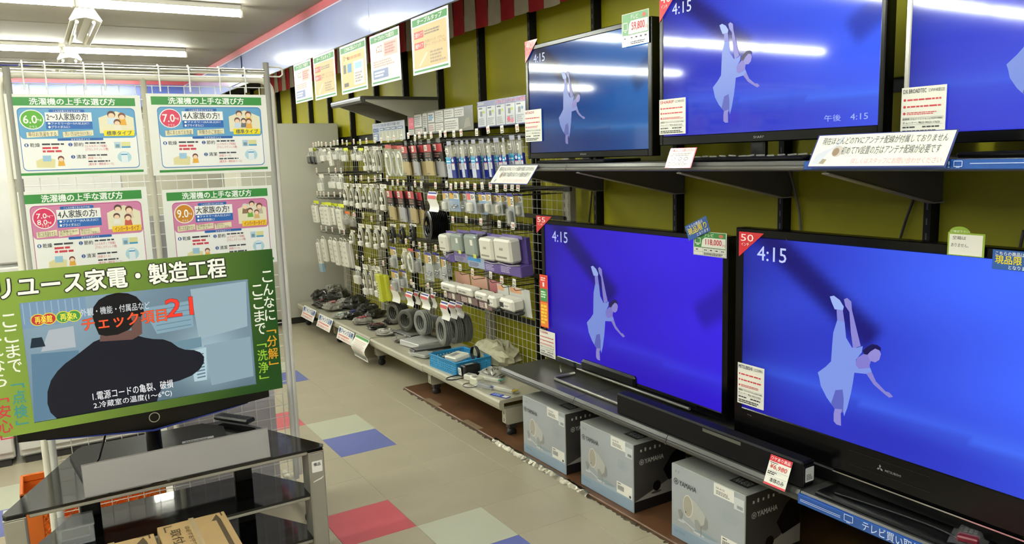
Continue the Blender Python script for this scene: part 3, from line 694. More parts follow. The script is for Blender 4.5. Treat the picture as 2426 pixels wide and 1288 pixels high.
def antenna_sign(args, label, wash=0):
    fr, W, H = lean(*args); b = MB(); b.fbox(fr, 0, 0, -.002, W, H, 0, mat('sign_edge', '3a4480', .2, coat=.5), .0006)
    b.rect(fr, W*.012, H*.04, W*.988, H*.97, lami, .0005); g = C('56585e')
    b.text(fr, '現在ほとんどのTVにアンテナ配線が付属しておりません', W*.06, H*.68, W*.955, H*.90, g, .0009, .004)
    b.text(fr, '初めてTV設置の方はアンテナ配線が必要です', W*.24, H*.38, W*.93, H*.62, g, .0009, .004)
    b.text(fr, '詳しくはスタッフにお問い合わせください', W*.34, H*.10, W*.96, H*.27, C('d89aa6'), .0009)
    cb = C('c6cad6'); b.poly(fr, [(W*.03, H*.10), (W*.10, H*.10), (W*.13, H*.42), (W*.20, H*.66), (W*.235, H*.92), (W*.20, H*.92), (W*.165, H*.62), (W*.05, H*.40)], cb, .0007)
    b.ell(fr, W*.205, H*.48, W*.042, H*.17, C('bcb4ae'), .0007); b.ell(fr, W*.195, H*.46, W*.026, H*.12, C('8a7460'), .0008); b.poly(fr, [(W*.09, H*.12), (W*.13, H*.10), (W*.145, H*.24), (W*.11, H*.26)], C('9a9078'), .0008)
    return tag(b.build('shelf_sign'), label, 'sign')
antenna_sign((1.896, (1910, 397), (2240, 395), (1940, 320)), 'white sign about aerial wiring leaning on the right end of the high shelf')
antenna_sign((1.862, (1159, 435), (1249, 437), (1185, 391)), 'white sign about aerial wiring leaning on the left end of the high shelf')
fr, W, H = lean(1.896, (1574, 398), (1636, 399), (1589, 351)); b = MB(); b.fbox(fr, 0, 0, -.0015, W, H, 0, mat('pink_edge', 'e05a78', .2, coat=.4), .0005); b.rect(fr, W*.03, H*.03, W*.97, H*.97, lami, .0005)
b.text(fr, '付属品にご注意ください', W*.06, H*.80, W*.94, H*.93, C('c8325a'), .0008, .006); b.dash(fr, W*.08, H*.58, W*.92, H*.75, 2, C('b0aaa8'), .0008, 4)
for u in (.25, .5, .72): b.ring(fr, W*u, H*.45, W*.08, H*.09, W*.02, C('8c8a88'), .0008, 12)
b.dash(fr, W*.08, H*.08, W*.92, H*.32, 3, C('b8b2ae'), .0008, 6)
tag(b.build('shelf_sign'), 'small pink-edged notice leaning on the high shelf between two televisions', 'sign')

# ================================================================ speaker cartons under the low shelf
def emblem(b, fr, cu, cv, r, m, d):
    b.ring(fr, cu, cv, r, r, r*.16, m, d, 20)
    for a in (90, 210, 330, 30, 150, 270):
        a = math.radians(a); b.line(fr, (cu, cv), (cu+math.cos(a)*r*.82, cv+math.sin(a)*r*.82), r*.15, m, d)
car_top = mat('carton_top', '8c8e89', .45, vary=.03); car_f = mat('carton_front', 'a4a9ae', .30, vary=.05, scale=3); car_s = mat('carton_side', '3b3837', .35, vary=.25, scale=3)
def carton(x, yl, yr, zt, label, dx):
    W = yl-yr; z0 = .0145; H = zt-z0; D = .29
    t = thing('speaker_carton', (x+D/2, (yl+yr)/2, z0), label, 'carton', 'speaker cartons')
    MB().box(x, yr, z0, x+D, yl, zt, car_top, .002).build('box', t)
    b = MB(); fr = frX(x, yl, z0); b.rect(fr, .002, .002, W-.002, H-.002, car_f, .0006); ink = C('2c2e34')
    b.rect(fr, .002, .002, W-.002, H*.17, C('8ea2b6', .3), .0009); b.poly(fr, [(.002, H*.17), (W-.002, H*.17), (W-.002, H*.30), (W*.4, H*.19)], C('a4b2c0', .3), .0009)
    emblem(b, fr, W*.07, H*.778, W*.034, ink, .0012); b.text(fr, 'YAMAHA', W*.12, H*.745, W*.36, H*.81, ink, .0012, .025)
    sp = C('b7b8b4', .3); sd = C('8f918e', .3)
    b.ell(fr, W*.50, H*.245, W*.16, H*.025, C('8fa0aa'), .0010)
    b.poly(fr, [(W*.245, H*.66), (W*.36, H*.61), (W*.46, H*.53), (W*.515, H*.45), (W*.525, H*.36), (W*.49, H*.31), (W*.36, H*.31), (W*.26, H*.37)], sp, .0012)
    b.poly(fr, [(W*.49, H*.50), (W*.515, H*.45), (W*.525, H*.36), (W*.49, H*.31), (W*.40, H*.31), (W*.47, H*.38)], sd, .0014)
    b.ell(fr, W*.245, H*.515, W*.072, H*.150, C('d2d2cc', .3), .0016, 28); b.ell(fr, W*.243, H*.515, W*.062, H*.136, C('a9a394', .3), .0018, 28); b.ell(fr, W*.215, H*.425, W*.008, H*.01, C('3a3834'), .002, 8)
    b.poly(fr, [(W*.34, H*.38), (W*.38, H*.40), (W*.43, H*.33), (W*.40, H*.26), (W*.35, H*.28)], C('9b9d99'), .0018); b.line(fr, (W*.43, H*.33), (W*.43, H*.20), W*.012, C('8b8d8a'), .0018)
    b.poly(fr, [(W*.10, H*.40), (W*.14, H*.43), (W*.17, H*.38), (W*.15, H*.30), (W*.13, H*.30)], sd, .0018); b.line(fr, (W*.16, H*.30), (W*.34, H*.24), W*.012, C('d0d4d6'), .0016); b.ell(fr, W*.15, H*.27, W*.05, H*.014, C('c8ccce'), .0014); b.ell(fr, W*.40, H*.215, W*.08, H*.016, C('c8ccce'), .0014)
    b.text(fr, 'NX-B150', W*.05, H*.085, W*.20, H*.125, C('6f88a4'), .0012)
    b.dash(fr, W*.72, H*.56, W*.95, H*.70, 8, C('98a2aa'), .0010, 3, .35)
    b.rect(fr, W*.60, H*.84, W*.86, H*.995, paper, .0012); b.text(fr, 'NX-B150', W*.63, H*.93, W*.74, H*.955, DK, .0015); b.dash(fr, W*.63, H*.86, W*.83, H*.915, 3, C('8a8a86'), .0015, 6)
    b.rect(fr, W*.86, H*.78, W*.985, H*.93, C('cdd2d4'), .0011); b.rect(fr, W*.70, H*.19, W*.975, H*.36, paper, .0012)
    for i in range(14): b.rect(fr, W*(.72+.008*i), H*.24, W*(.72+.008*i+(.003 if i % 3 else .005)), H*.31, DK, .0015)
    for i in range(9): b.rect(fr, W*(.90+.008*i), H*.80, W*(.90+.008*i+.004), H*.84, C('6a6c70'), .0015)
    b.dash(fr, W*.72, H*.325, W*.80, H*.345, 1, DK, .0015, 2); b.ell(fr, W*.94, H*.215, W*.018, H*.02, DK, .0015, 10)
    for i, u in enumerate((.06, .10)): b.rect(fr, W*u, H*.90, W*(u+.018), H*.93, C('8c949c'), .0012)
    b.build('front_print', t)
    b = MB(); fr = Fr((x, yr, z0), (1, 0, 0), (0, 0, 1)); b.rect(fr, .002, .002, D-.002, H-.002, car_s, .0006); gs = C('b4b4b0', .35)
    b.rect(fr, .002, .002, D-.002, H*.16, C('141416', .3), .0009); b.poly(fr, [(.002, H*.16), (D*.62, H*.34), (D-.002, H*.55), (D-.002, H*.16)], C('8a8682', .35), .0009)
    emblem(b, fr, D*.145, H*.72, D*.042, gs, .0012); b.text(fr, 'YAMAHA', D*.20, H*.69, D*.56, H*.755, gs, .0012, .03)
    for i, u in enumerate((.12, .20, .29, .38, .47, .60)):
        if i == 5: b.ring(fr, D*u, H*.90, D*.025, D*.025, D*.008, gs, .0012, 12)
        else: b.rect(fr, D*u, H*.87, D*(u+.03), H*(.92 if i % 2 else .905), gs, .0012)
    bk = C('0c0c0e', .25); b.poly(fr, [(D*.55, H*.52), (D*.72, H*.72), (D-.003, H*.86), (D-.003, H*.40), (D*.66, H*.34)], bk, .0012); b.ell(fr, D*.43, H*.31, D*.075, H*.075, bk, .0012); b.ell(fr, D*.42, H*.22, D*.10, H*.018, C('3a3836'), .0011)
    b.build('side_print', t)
    b = MB(); fr = Fr((x, yl, zt), (0, -1, 0), (1, 0, 0)); b.rect(fr, W*.66, .05, W*.90, .115, C('1c1c1e'), .0006); b.text(fr, 'NX-B150', W*.69, .062, W*.87, .10, C('9a9c9c'), .001, .02); b.line(fr, (W*.5, .002), (W*.5, D-.01), .001, C('6f716e'), .0006)
    b.build('top_print', t)
    return t
carton(1.985, 3.198, 2.832, .310, 'grey speaker carton nearest the gondola, leftmost of three under the low shelf', 0)
carton(1.985, 2.716, 2.352, .310, 'middle one of three grey speaker cartons under the low shelf', 0)
a = onx(1591, 1089, 1.985)
carton(1.985, a.y, a.y-.366, .310, 'grey speaker carton nearest the camera, rightmost of three under the low shelf', 0)

# ================================================================ left: grid rack with posters
GY = 3.385
rack = thing('grid_rack', (.43, GY, 0), 'white wire grid rack on castors carrying four washing machine posters', 'rack')
cream = mat('cream_tube', 'cfcab8', .32); tube_g = mat('rack_tube', 'b4b3aa', .4)
x0, x1, zt = -.055, .905, 1.835; r_ = .05
fp = [(x0, GY, .10), (x0, GY, zt-r_)]+[(x0+r_-r_*math.cos(math.radians(a)), GY, zt-r_+r_*math.sin(math.radians(a))) for a in (22, 45, 68, 90)]
fp += [(x1-r_+r_*math.sin(math.radians(a)), GY, zt-r_+r_*math.cos(math.radians(a))) for a in (0, 22, 45, 68)]+[(x1, GY, zt-r_), (x1, GY, .10)]
MB().tube(fp, .0125, cream, 10).build('outer_frame', rack)
MB().tube([(.415, GY, .2), (.415, GY, zt)], .012, cream, 10).build('middle_post', rack)
MB().tube([(x0-.3, GY-.012, zt+.032), (.885, GY-.012, zt+.032)], .0125, chrome, 12).build('top_bar', rack)
MB().tube([(.885, GY-.015, .09), (.885, GY-.015, 1.905)], .0125, tube_g, 12).build('post', rack)
MB().tube([(-.03, GY-.015, .09), (-.03, GY-.015, 1.86)], .0125, tube_g, 12).build('post', rack)
for x in (.02, .09, .215, .28, .47, .58, .695, .795): MB().tube([(x, GY-.03, zt-.055), (x, GY-.03, zt+.04), (x, GY-.012, zt+.048), (x, GY+.006, zt+.035)], .0032, grid_m, 6).build('hanger_clip', rack)
MB().tube([(.90, GY, zt+.055), (.945, GY, zt+.055), (.957, GY, zt+.045), (.957, GY, zt+.025), (.945, GY, zt+.015), (.90, GY, zt+.015)], .0035, cream, 6).build('side_loop', rack)
b = MB(); z = .12
while z < zt-.015: b.tube([(x0, GY-.006, z), (x1, GY-.006, z)], .0017, grid_m, 4, cap=False); z += .0526
x = x0+.03
while x < x1: b.tube([(x, GY-.009, .12), (x, GY-.009, zt-.03)], .0017, grid_m, 4, cap=False); x += .0585
b.build('mesh', rack, 'stuff')
for x in (.862, -.01):
    MB().tube([(x, GY-.30, .085), (x, GY+.09, .085)], .016, cream, 8).build('foot_tube', rack)
    for yy in (GY-.295, GY+.08):
        cs = MB().box(x-.012, yy-.012, .05, x+.012, yy+.012, .075, chrome, .003).build('castor', rack)
        MB().ball((x-.004, yy, .026), .024, .024, .026, mat('castor_dark', '2c2c34', .15, metal=.7), 14, 8).build('wheel', cs)
bm = MB().box(.38, GY+.022, .05, .825, GY+.03, 1.30, mat('board_lilac', 'b3b0b4', .5, vary=.03), .001)
tag(bm.build('backing_board'), 'pale grey board standing behind the mesh of the grid rack', 'board')

# the four washing-machine posters
GRN = C('3d8a43', .2)
def heads(b, fr, W, H, pts, d):
    for i, (u, v, r, hair, cl) in enumerate(pts):
        b.poly(fr, [(u-r*1.2, v-r*2.6), (u+r*1.2, v-r*2.6), (u+r*.9, v-r*.7), (u-r*.9, v-r*.7)], C(cl), d+.0001*i)
        b.ell(fr, u, v+r*.12, r*1.06, r*1.06, C(hair), d+.0002+.0002*i, 14); b.ell(fr, u, v-r*.22, r*.82, r*.74, C('f0cfae'), d+.0003+.0002*i, 12)
def wash_poster(TL, BR, kind, label):
    a = ony(*TL, GY-.024); c = ony(*BR, GY-.024); W, H = c.x-a.x, a.z-c.z
    fr = frY(a.x, GY-.024, c.z); b = MB(); b.fbox(fr, 0, 0, -.0015, W, H, 0, lami, .0005)
    b.rect(fr, W*.035, H*.865, W*.955, H*.965, GRN, .0005); b.text(fr, '洗濯機の上手な選び方', W*.17, H*.875, W*.80, H*.955, C('f4f8f0', .2), .0009, .03)
    b.rect(fr, W*.05, H*.035, W*.97, H*.065, GRN, .0005)
    col_ = '66a0c8' if kind in ('6', '7') else 'cf82a6'; A = C(col_, .2)
    b.rrect(fr, W*.075, H*.09, W*.945, H*.84, H*.05, C('3f79b4' if kind in ('6', '7') else 'b8528a', .25), .0004); b.rrect(fr, W*.08, H*.10, W*.94, H*.83, H*.045, C('f3f2ec', .2), .0006)
    b.rrect(fr, W*.08, H*.47, W*.94, H*.83, H*.045, A, .0008)
    u0 = W*.175; bc = {'6': '5fa83c', '7': 'd84a66', '78': 'd83a64', '9': 'c8842e'}[kind]
    b.ell(fr, u0, H*.70, W*.088, H*.118, C('f4f2ea', .2), .0010); b.ell(fr, u0, H*.70, W*.080, H*.108, C(bc, .2), .0012)
    wt = C('fbf8f0', .2)
    if kind == '78':
        b.text(fr, '7.0', u0-W*.055, H*.70, u0+W*.02, H*.755, wt, .0015, .02); b.text(fr, 'kg〜', u0+W*.025, H*.705, u0+W*.07, H*.735, wt, .0015)
        b.text(fr, '8.0', u0-W*.055, H*.63, u0+W*.02, H*.685, wt, .0015, .02); b.text(fr, 'kg', u0+W*.025, H*.635, u0+W*.05, H*.665, wt, .0015)
    else:
        b.text(fr, {'6': '6.0', '7': '7.0', '9': '9.0'}[kind], u0-W*.062, H*.655, u0+W*.035, H*.75, wt, .0015, .02); b.text(fr, 'kg', u0+W*.04, H*.68, u0+W*.068, H*.715, wt, .0015)
    b.text(fr, 'クラス', u0-W*.025, H*.60, u0+W*.03, H*.63, wt, .0015)
    b.rrect(fr, W*.30, H*.785, W*.56, H*.82, H*.012, C('2f62a8', .25), .0010); b.text(fr, 'こんなお客さまにおすすめ!', W*.33, H*.79, W*.53, H*.813, wt, .0013)
    b.rect(fr, W*.27, H*.675, W*.61, H*.785, C('f5f4ee', .2), .0011); b.text(fr, {'6': '2〜3人家族の方!', '7': '4人家族の方!', '78': '4人家族の方!', '9': '大家族の方!'}[kind], W*.28, H*.69, W*.58, H*.775, C('23262c'), .0014, .014)
    b.rect(fr, W*.27, H*.585, W*.61, H*.675, C('2f66b0', .25), .0011)
    b.text(fr, {'6': '●ファミリー(2〜3人以上)に!', '7': '●ファミリー(4人以上)に!', '78': '●ファミリー(4人以上)に!', '9': '●ファミリー(5人以上)に!'}[kind], W*.285, H*.635, W*.585, H*.668, wt, .0014, .006); b.text(fr, '●2世帯家族に!' if kind == '9' else '●ブライダルに!', W*.285, H*.595, W*.44, H*.627, wt, .0014, .006)
    cr = C('ece2bc', .2); tx = {'6': ('毎日お洗濯をする', '洗い方は仕分け洗い'), '7': ('週にまとめてお洗濯', '共働きのご家庭に')}.get(kind)
    if tx:
        for i, s in enumerate(tx):
            u = W*(.125+.26*i); b.poly(fr, [(u, H*.485), (u+W*.225, H*.505), (u+W*.225, H*.57), (u, H*.55)], cr, .0010); b.text(fr, s, u+W*.012, H*.50, u+W*.212, H*.555, C('4c4636'), .0013)
    else:
        for i, s in enumerate(('夜にお洗濯をする!', '洗濯機の音が\n気になる!', '集合住宅に\nお住いのご家庭に!')):
            u = W*(.105+.165*i); b.poly(fr, [(u, H*.485), (u+W*.155, H*.50), (u+W*.155, H*.565), (u, H*.55)], cr, .0010+.0001*i); b.text(fr, s, u+W*.008, H*.495, u+W*.147, H*.553, C('4c4636'), .0014)
    # family drawing
    b.poly(fr, [(W*.66, H*.53), (W*.93, H*.53), (W*.93, H*.72), (W*.80, H*.80), (W*.66, H*.72)], C('e9e2c2', .2), .0010)
    F = {'6': [(.76, .755, .030, '5a3a2c', 'cfe0ee'), (.84, .735, .028, '7a4636', 'e2a83c'), (.80, .66, .026, '6a4434', 'e8e0d0')], '7': [(.75, .755, .026, '5a3a2c', 'e6dcc8'), (.83, .745, .026, '7a4636', 'e2c05c'), (.73, .67, .024, '6a4434', 'c8d8e8'), (.785, .665, .022, '4a3a34', '6a6a72'), (.83, .66, .024, '7a4636', 'e2a83c')],
         '78': [(.75, .765, .030, '4a342a', 'e6dcc8'), (.84, .745, .029, '6a3a30', 'e0c8b0'), (.735, .675, .026, '5a3a2c', 'e8e4da'), (.825, .655, .028, '6a3a30', 'c85a4a')], '9': [(.73, .745, .026, 'd8d4ca', '8a6a4e'), (.795, .775, .026, '4a342a', 'e6dcc8'), (.865, .74, .028, '6a3a30', 'c0b49a'), (.775, .69, .024, '5a3a2c', '6aa83c'), (.835, .665, .023, '7a4636', 'd8b070')]}[kind]
    heads(b, fr, W, H, [(W*u, H*v, W*r, h_, c_) for u, v, r, h_, c_ in F], .0012)
    yel = C('f2e02c', .2); b.rect(fr, W*.69, H*.495, W*.925, H*.565, yel if kind in ('6', '7') else C('f0c83c', .2), .0024); b.text(fr, '標準タイプ' if kind in ('6', '7') else 'インバータータイプ', W*.71, H*.502, W*.905, H*.557, C('2c3a5c' if kind in ('6', '7') else 'b02a2a'), .0027, .014)
    # lower half: three tips
    b.rrect(fr, W*.34, H*.445, W*.68, H*.475, H*.01, C('2f62a8', .25), .0010); b.text(fr, 'おすすめポイント', W*.44, H*.448, W*.58, H*.471, wt, .0013)
    red = C('c83a4a'); dk = C('34363c')
    for n_, s, uu, vv in (('1', '乾燥', .10, .395), ('2', '節約', .415, .395), ('3', '清潔', .425, .245)):
        b.ell(fr, W*(uu+.015), H*(vv+.002), W*.016, H*.022, C('2a4f94'), .0010, 12); b.text(fr, n_, W*(uu+.010), H*(vv-.012), W*(uu+.019), H*(vv+.016), wt, .0013, .01); b.text(fr, s, W*(uu+.04), H*(vv-.022), W*(uu+.11), H*(vv+.026), dk, .0010, .012)
    b.dash(fr, W*.225, H*.385, W*.42, H*.425, 1, dk, .0010, 5, .5); b.dash(fr, W*.225, H*.30, W*.38, H*.38, 2, red, .0010, 6, .6)
    b.dash(fr, W*.54, H*.395, W*.71, H*.43, 1, dk, .0010, 7, .5); b.text(fr, '[ふろ水ポンプ搭載]', W*.54, H*.355, W*.70, H*.39, red, .0010); b.text(fr, '[穴なしステンレス槽]', W*.54, H*.315, W*.71, H*.35, red, .0010)
    b.dash(fr, W*.55, H*.245, W*.72, H*.28, 1, dk, .0010, 8, .5); b.text(fr, '[除菌コース]', W*.55, H*.208, W*.65, H*.242, red, .0010); b.dash(fr, W*.55, H*.17, W*.74, H*.203, 1, dk, .0010, 9, .5); b.text(fr, '[槽洗浄・槽乾燥コース]', W*.55, H*.132, W*.74, H*.167, red, .0010)
    b.rect(fr, W*.76, H*.34, W*.81, H*.42, C('b9d0dc', .2), .0010); b.rect(fr, W*.77, H*.35, W*.80, H*.39, C('7a98a8', .2), .0013); b.rect(fr, W*.815, H*.345, W*.885, H*.42, C('dcd89a', .2), .0010); b.rect(fr, W*.815, H*.345, W*.885, H*.365, C('4f9cc8', .2), .0013)
    b.ell(fr, W*.83, H*.23, W*.055, H*.07, C('b4d6de', .2), .0010); b.rrect(fr, W*.805, H*.16, W*.855, H*.29, H*.01, C('e6eef2', .2), .0013); b.rect(fr, W*.805, H*.255, W*.855, H*.27, C('5a9ac8', .2), .0016)
    b.poly(fr, [(W*.17, H*.13), (W*.30, H*.12), (W*.31, H*.22), (W*.24, H*.25), (W*.17, H*.21)], C('e2d9a4', .2), .0010); b.rect(fr, W*.22, H*.20, W*.28, H*.27, C('9fc4dc', .2), .0012); heads(b, fr, W, H, [(W*.35, H*.225, W*.022, '6a3a30', 'e2a83c')], .0012)
    return tag(b.build('poster'), label, 'poster', 'washing machine posters')
wash_poster((8, 222), (350, 413), '6', 'washing machine poster with a green 6.0 kg circle, upper left on the rack')
wash_poster((345, 221), (643, 406), '7', 'washing machine poster with a pink 7.0 kg circle, upper right on the rack')
wash_poster((40, 455), (366, 642), '78', 'pink washing machine poster for 7.0 to 8.0 kg, lower left on the rack')
wash_poster((383, 450), (657, 620), '9', 'pink washing machine poster with a gold 9.0 kg circle, lower right on the rack')

# ================================================================ behind the rack
def fridge(x0, x1, y, z, label):
    t = thing('refrigerator', ((x0+x1)/2, y+.3, 0), label, 'refrigerator'); wm = mat('appliance_white', 'cfcdc8', .3, vary=.02)
    MB().box(x0, y+.03, .03, x1, y+.62, z, wm, .01).build('body', t)
    MB().box(x0+.003, y, .07, x1-.003, y+.028, z*.60, wm, .008).build('door', t); MB().box(x0+.003, y, z*.61, x1-.003, y+.028, z-.004, wm, .008).build('door', t)
    MB().box(x0+.02, y+.02, 0, x1-.02, y+.6, .03, C('22211f')).build('base', t)
fridge(-.80, -.205, 4.60, 1.72, 'white refrigerator behind the grid rack, mostly outside the left edge')
fridge(-.185, .42, 4.60, 1.70, 'white refrigerator standing behind the left half of the grid rack')
# orange lattice crate
cr = thing('plastic_crate', (.1, 3.68, 0), 'orange plastic lattice crate on the floor behind the grid rack', 'crate'); om = mat('crate_orange', 'd4691c', .4, vary=.06)
cx0, cx1, cy0, cy1, cz = -.16, .36, 3.50, 3.74, .235
for nm, (ax, ay, az, bx_, by_, bz) in (('rim', (cx0, cy0, cz-.03, cx1, cy0+.012, cz)), ('rim', (cx0, cy1-.012, cz-.03, cx1, cy1, cz)), ('rim', (cx0, cy0, cz-.03, cx0+.012, cy1, cz)), ('rim', (cx1-.012, cy0, cz-.03, cx1, cy1, cz)), ('bottom', (cx0, cy0, .0, cx1, cy1, .02)), ('corner', (cx0, cy0, 0, cx0+.07, cy0+.010, cz)), ('corner', (cx1-.05, cy0, 0, cx1, cy0+.010, cz)), ('corner', (.06, cy0, 0, .12, cy0+.010, cz)), ('side', (cx0, cy0, 0, cx0+.006, cy1, cz-.03)), ('side', (cx1-.006, cy0, 0, cx1, cy1, cz-.03)), ('side', (cx0, cy1-.006, 0, cx1, cy1, cz-.03))):
    MB().box(ax, ay, az, bx_, by_, bz, om, .003).build(nm, cr)
b = MB()
for i in range(-4, 14):
    for s in (-1, 1):
        u = cx0+.04*i; pa = (u if s > 0 else u+.18, cy0+.006, .02); pb = (u+.18 if s > 0 else u, cy0+.006, .205)
        pa = (max(cx0, min(cx1, pa[0])), pa[1], pa[2]); pb = (max(cx0, min(cx1, pb[0])), pb[1], pb[2]); b.tube([pa, pb], .004, om, 4)
b.build('lattice', cr)

# ================================================================ television stand, television and what lies on it
YC = 2.55
al = mat('aluminium', '9a978c', .35, metal=.35, vary=.03); glass = mat('smoked_glass', '0b0b0b', .06, spec=.6, alpha=.93)
cart = thing('tv_stand', (.3, YC+.2, 0), 'black glass television stand with silver legs beside the grid rack', 'stand')
for z in (.522, .362, .205):
    s = MB().prism(Fr((0, 0, z), (1, 0, 0), (0, 1, 0)), [(-.155, YC), (.765, YC), (.775, YC+.02), (.56, YC+.50), (.05, YC+.50), (-.165, YC+.02)] if z > .5 else [(-.155, YC), (.765, YC), (.775, YC+.02), (.60, YC+.31), (.01, YC+.31), (-.165, YC+.02)], -.008, 0, glass).build('glass_shelf', cart)
    MB().box(-.10, YC+.001, z-.020, .712, YC+.012, z-.0085, al, .002).build('front_rail', s)
for xl, xr in ((-.163, -.108), (.712, .766)):
    lg = MB().box(xl, YC-.012, 0.02, xr, YC+.075, .510, al, .004).build('leg', cart)
    MB().box(xl-.001, YC-.013, .5105, xr+.001, YC+.076, .5135, chrome).build('leg_cap', lg); MB().box(xl+.01, YC, 0, xr-.01, YC+.06, .02, black_m).build('leg_foot', lg)
MB().box(.52, YC+.26, .0, .58, YC+.29, .513, C('1c1b1a', .4), .004).build('back_post', cart); MB().box(.03, YC+.26, .0, .09, YC+.29, .513, C('1c1b1a', .4), .004).build('back_post', cart)
b = MB(); fr = frY(.721, YC-.0121, .44); b.rrect(fr, 0, 0, .036, .040, .003, paper, .0006); b.text(fr, '備品', .006, .022, .030, .034, C('2a2a2a'), .001, .02); b.build('stock_sticker', cart)
b = MB(); fr = frY(.722, YC-.0121, .405); b.poly(fr, [(0, 0), (.03, .008), (.04, .018), (.03, .013), (.002, .004)], paper, .0006); b.build('tape_scrap', cart)

YT = 2.70
tv = thing('television', (.27, YT+.05, .53), 'television in a green printed cardboard frame on the black glass stand', 'television')
sx0, sx1, sz0, sz1 = -.062, .593, .742, 1.108
ox0, ox1, oz0, oz1 = -.157, .680, .714, 1.203
b = MB()
def gfield(u, v): return mixc(lin('86a042')[:3], lin('1d481a')[:3], u*1.15-.05+.12*math.sin(3*u+2*v))
for (a0, c0, a1, c1) in ((ox0, oz0, sx0, oz1), (sx1, oz0, ox1, oz1), (sx0, oz0, sx1, sz0), (sx0, sz1, sx1, oz1)):
    fr = frY(a0, YT-.018, c0); W, H = a1-a0, c1-c0
    b.fbox(fr, 0, 0, -.004, W, H, -.0005, C('5a7a34'))
frame_o = b.build('card_frame', tv)
pm = mat('green_print', '6f9a3a', .3, spec=.4); nt = pm.node_tree; at = nt.nodes.new('ShaderNodeAttribute'); at.attribute_name = 'picture'; nt.links.new(at.outputs['Color'], nt.nodes['Principled BSDF'].inputs['Base Color'])
b = MB()
for (a0, c0, a1, c1) in ((ox0, oz0, sx0, oz1), (sx1, oz0, ox1, oz1), (sx0, oz0, sx1, sz0), (sx0, sz1, sx1, oz1)):
    fr = frY(a0, YT-.018, c0); W, H = a1-a0, c1-c0
    b.grid(fr, W, H, max(2, int(W*30)), max(2, int(H*30)), pm, 0.0, lambda u, v, a0=a0, c0=c0, W=W, H=H: gfield((a0+u*W-ox0)/(ox1-ox0), (c0+v*H-oz0)/(oz1-oz0)))
b.build('frame_print', frame_o)
b = MB(); fr = frY(0, YT-.018, 0); wt = C('f2f2ea', .3); bk = C('14180e', .4)
pA = ony(-14, 722, YT); pB = ony(500, 630, YT)
for off, mm, d in ((.075, bk, .0006), (.03, wt, .0010)): b.text(fr, 'リユース家電・製造工程', -.112, 1.124, .523, 1.188, mm, d, off)
b.build('heading_lettering', tv)
def vcol(s1, s2, u, vtop, c2, sz=.044):
    MB().vtext(fr, s1, u, vtop, sz, sz*1.02, wt, .0008, .014).build('side_lettering', tv); b = MB(); b.vtext(fr, s2, u, vtop-sz*1.02*len(s1)-.004, sz, sz*1.0, C(c2, .3), .0008, .014); b.build('side_keyword', tv)
vcol('こんなに', '「分解」', .656, 1.132, 'e0a02c', .0435); vcol('ここまで', '「洗浄」', .620, 1.088, '9ac83c', .0435)
vcol('ここまで', '「点検」', -.092, 1.082, '3c8f96', .0445); vcol('これなら', '「安心」', -.134, 1.045, 'c83a4a', .0445)

# black lower bezel with its round mark, neck and foot
b = MB(); fr = frY(.262, YT-.008, .70)
b.prism(fr, [(-.372, .03), (-.372, -.012), (-.25, -.022), (0, -.048), (.25, -.022), (.372, -.012), (.372, .03)], -.06, 0, bez); bz = b.build('bezel', tv)
b = MB(); b.ring(fr, .004, -.010, .0165, .0165, .0025, C('cfcfcf', .2, metal=.9), .001, 28); b.build('ring_mark', bz)
b = MB(); fr3 = frY(.262, YT-.007, .70); b.prism(fr3, [(-.30, -.020), (0, -.050), (.30, -.020), (.25, -.028), (0, -.056), (-.25, -.028)], -.05, .001, C('2a3470', .25)).build('blue_lip', tv)
MB().box(-.07, YT+.0, .73, .60, YT+.07, 1.12, black_p, .01).build('back_cover', tv)
MB().lathe((.265, YT+.06, .53), (0, 0, 1), [(.03, 0), (.024, .03), (.022, .16)], black_p, 16).build('neck', tv)
MB().prism(Fr((0, 0, .5225), (1, 0, 0), (0, 1, 0)), [(.05, 2.66), (.49, 2.66), (.52, 2.95), (.46, 3.03), (.06, 3.03), (.02, 2.95)], 0, .010, mat('foot_black', '0a0a0a', .45, spec=.25)).build('foot', tv)
# picture: a repairman seen from behind, kneeling at an open refrigerator
fr = frY(sx0, YT-.010, sz0); W, H = sx1-sx0, sz1-sz0; b = MB()
def pf(u, v):
    k = mixc(lin('465c68')[:3], lin('7f97a2')[:3], .25+.5*v+.3*math.sin(5*u+1))
    return mixc(k, lin('9db6be')[:3], .8*math.exp(-((u-.78)/.16)**2-((v-.35)/.3)**2))
b.grid(fr, W, H, 30, 18, mat('screen_picture_soft', '101010', .2, emit=1.0, attr='picture', spec=.3), 0.0, pf); scn = b.build('screen', tv)
b = MB(); P = lambda L: [(W*u, H*v) for u, v in L]
g = lambda hx: G(hx, .8)
b.poly(fr, P([(.0, .78), (.26, .80), (.26, 1), (.0, 1)]), g('7d9cb4'), .0004)
for i in range(9): b.line(fr, (W*(.01+.028*i), H*.82), (W*(.01+.028*i), H*.99), W*.004, g('9fb8c8'), .0005)
b.poly(fr, P([(.0, .0), (.19, .02), (.21, .55), (.02, .57)]), g('5f8298'), .0004); b.poly(fr, P([(.06, .58), (.20, .58), (.20, .76), (.10, .75)]), g('b4bcc0'), .0004); b.poly(fr, P([(.02, .62), (.08, .62), (.07, .70), (.03, .70)]), g('1c2c38'), .0005)
b.poly(fr, P([(.55, .60), (.72, .62), (.72, .86), (.50, .84)]), g('88a8b6'), .0004); b.poly(fr, P([(.74, .50), (.98, .56), (.99, .98), (.72, .96)]), g('9cb4bc'), .0004); b.poly(fr, P([(.78, .06), (.99, .08), (.99, .46), (.76, .44)]), g('8ca6b0'), .0004)
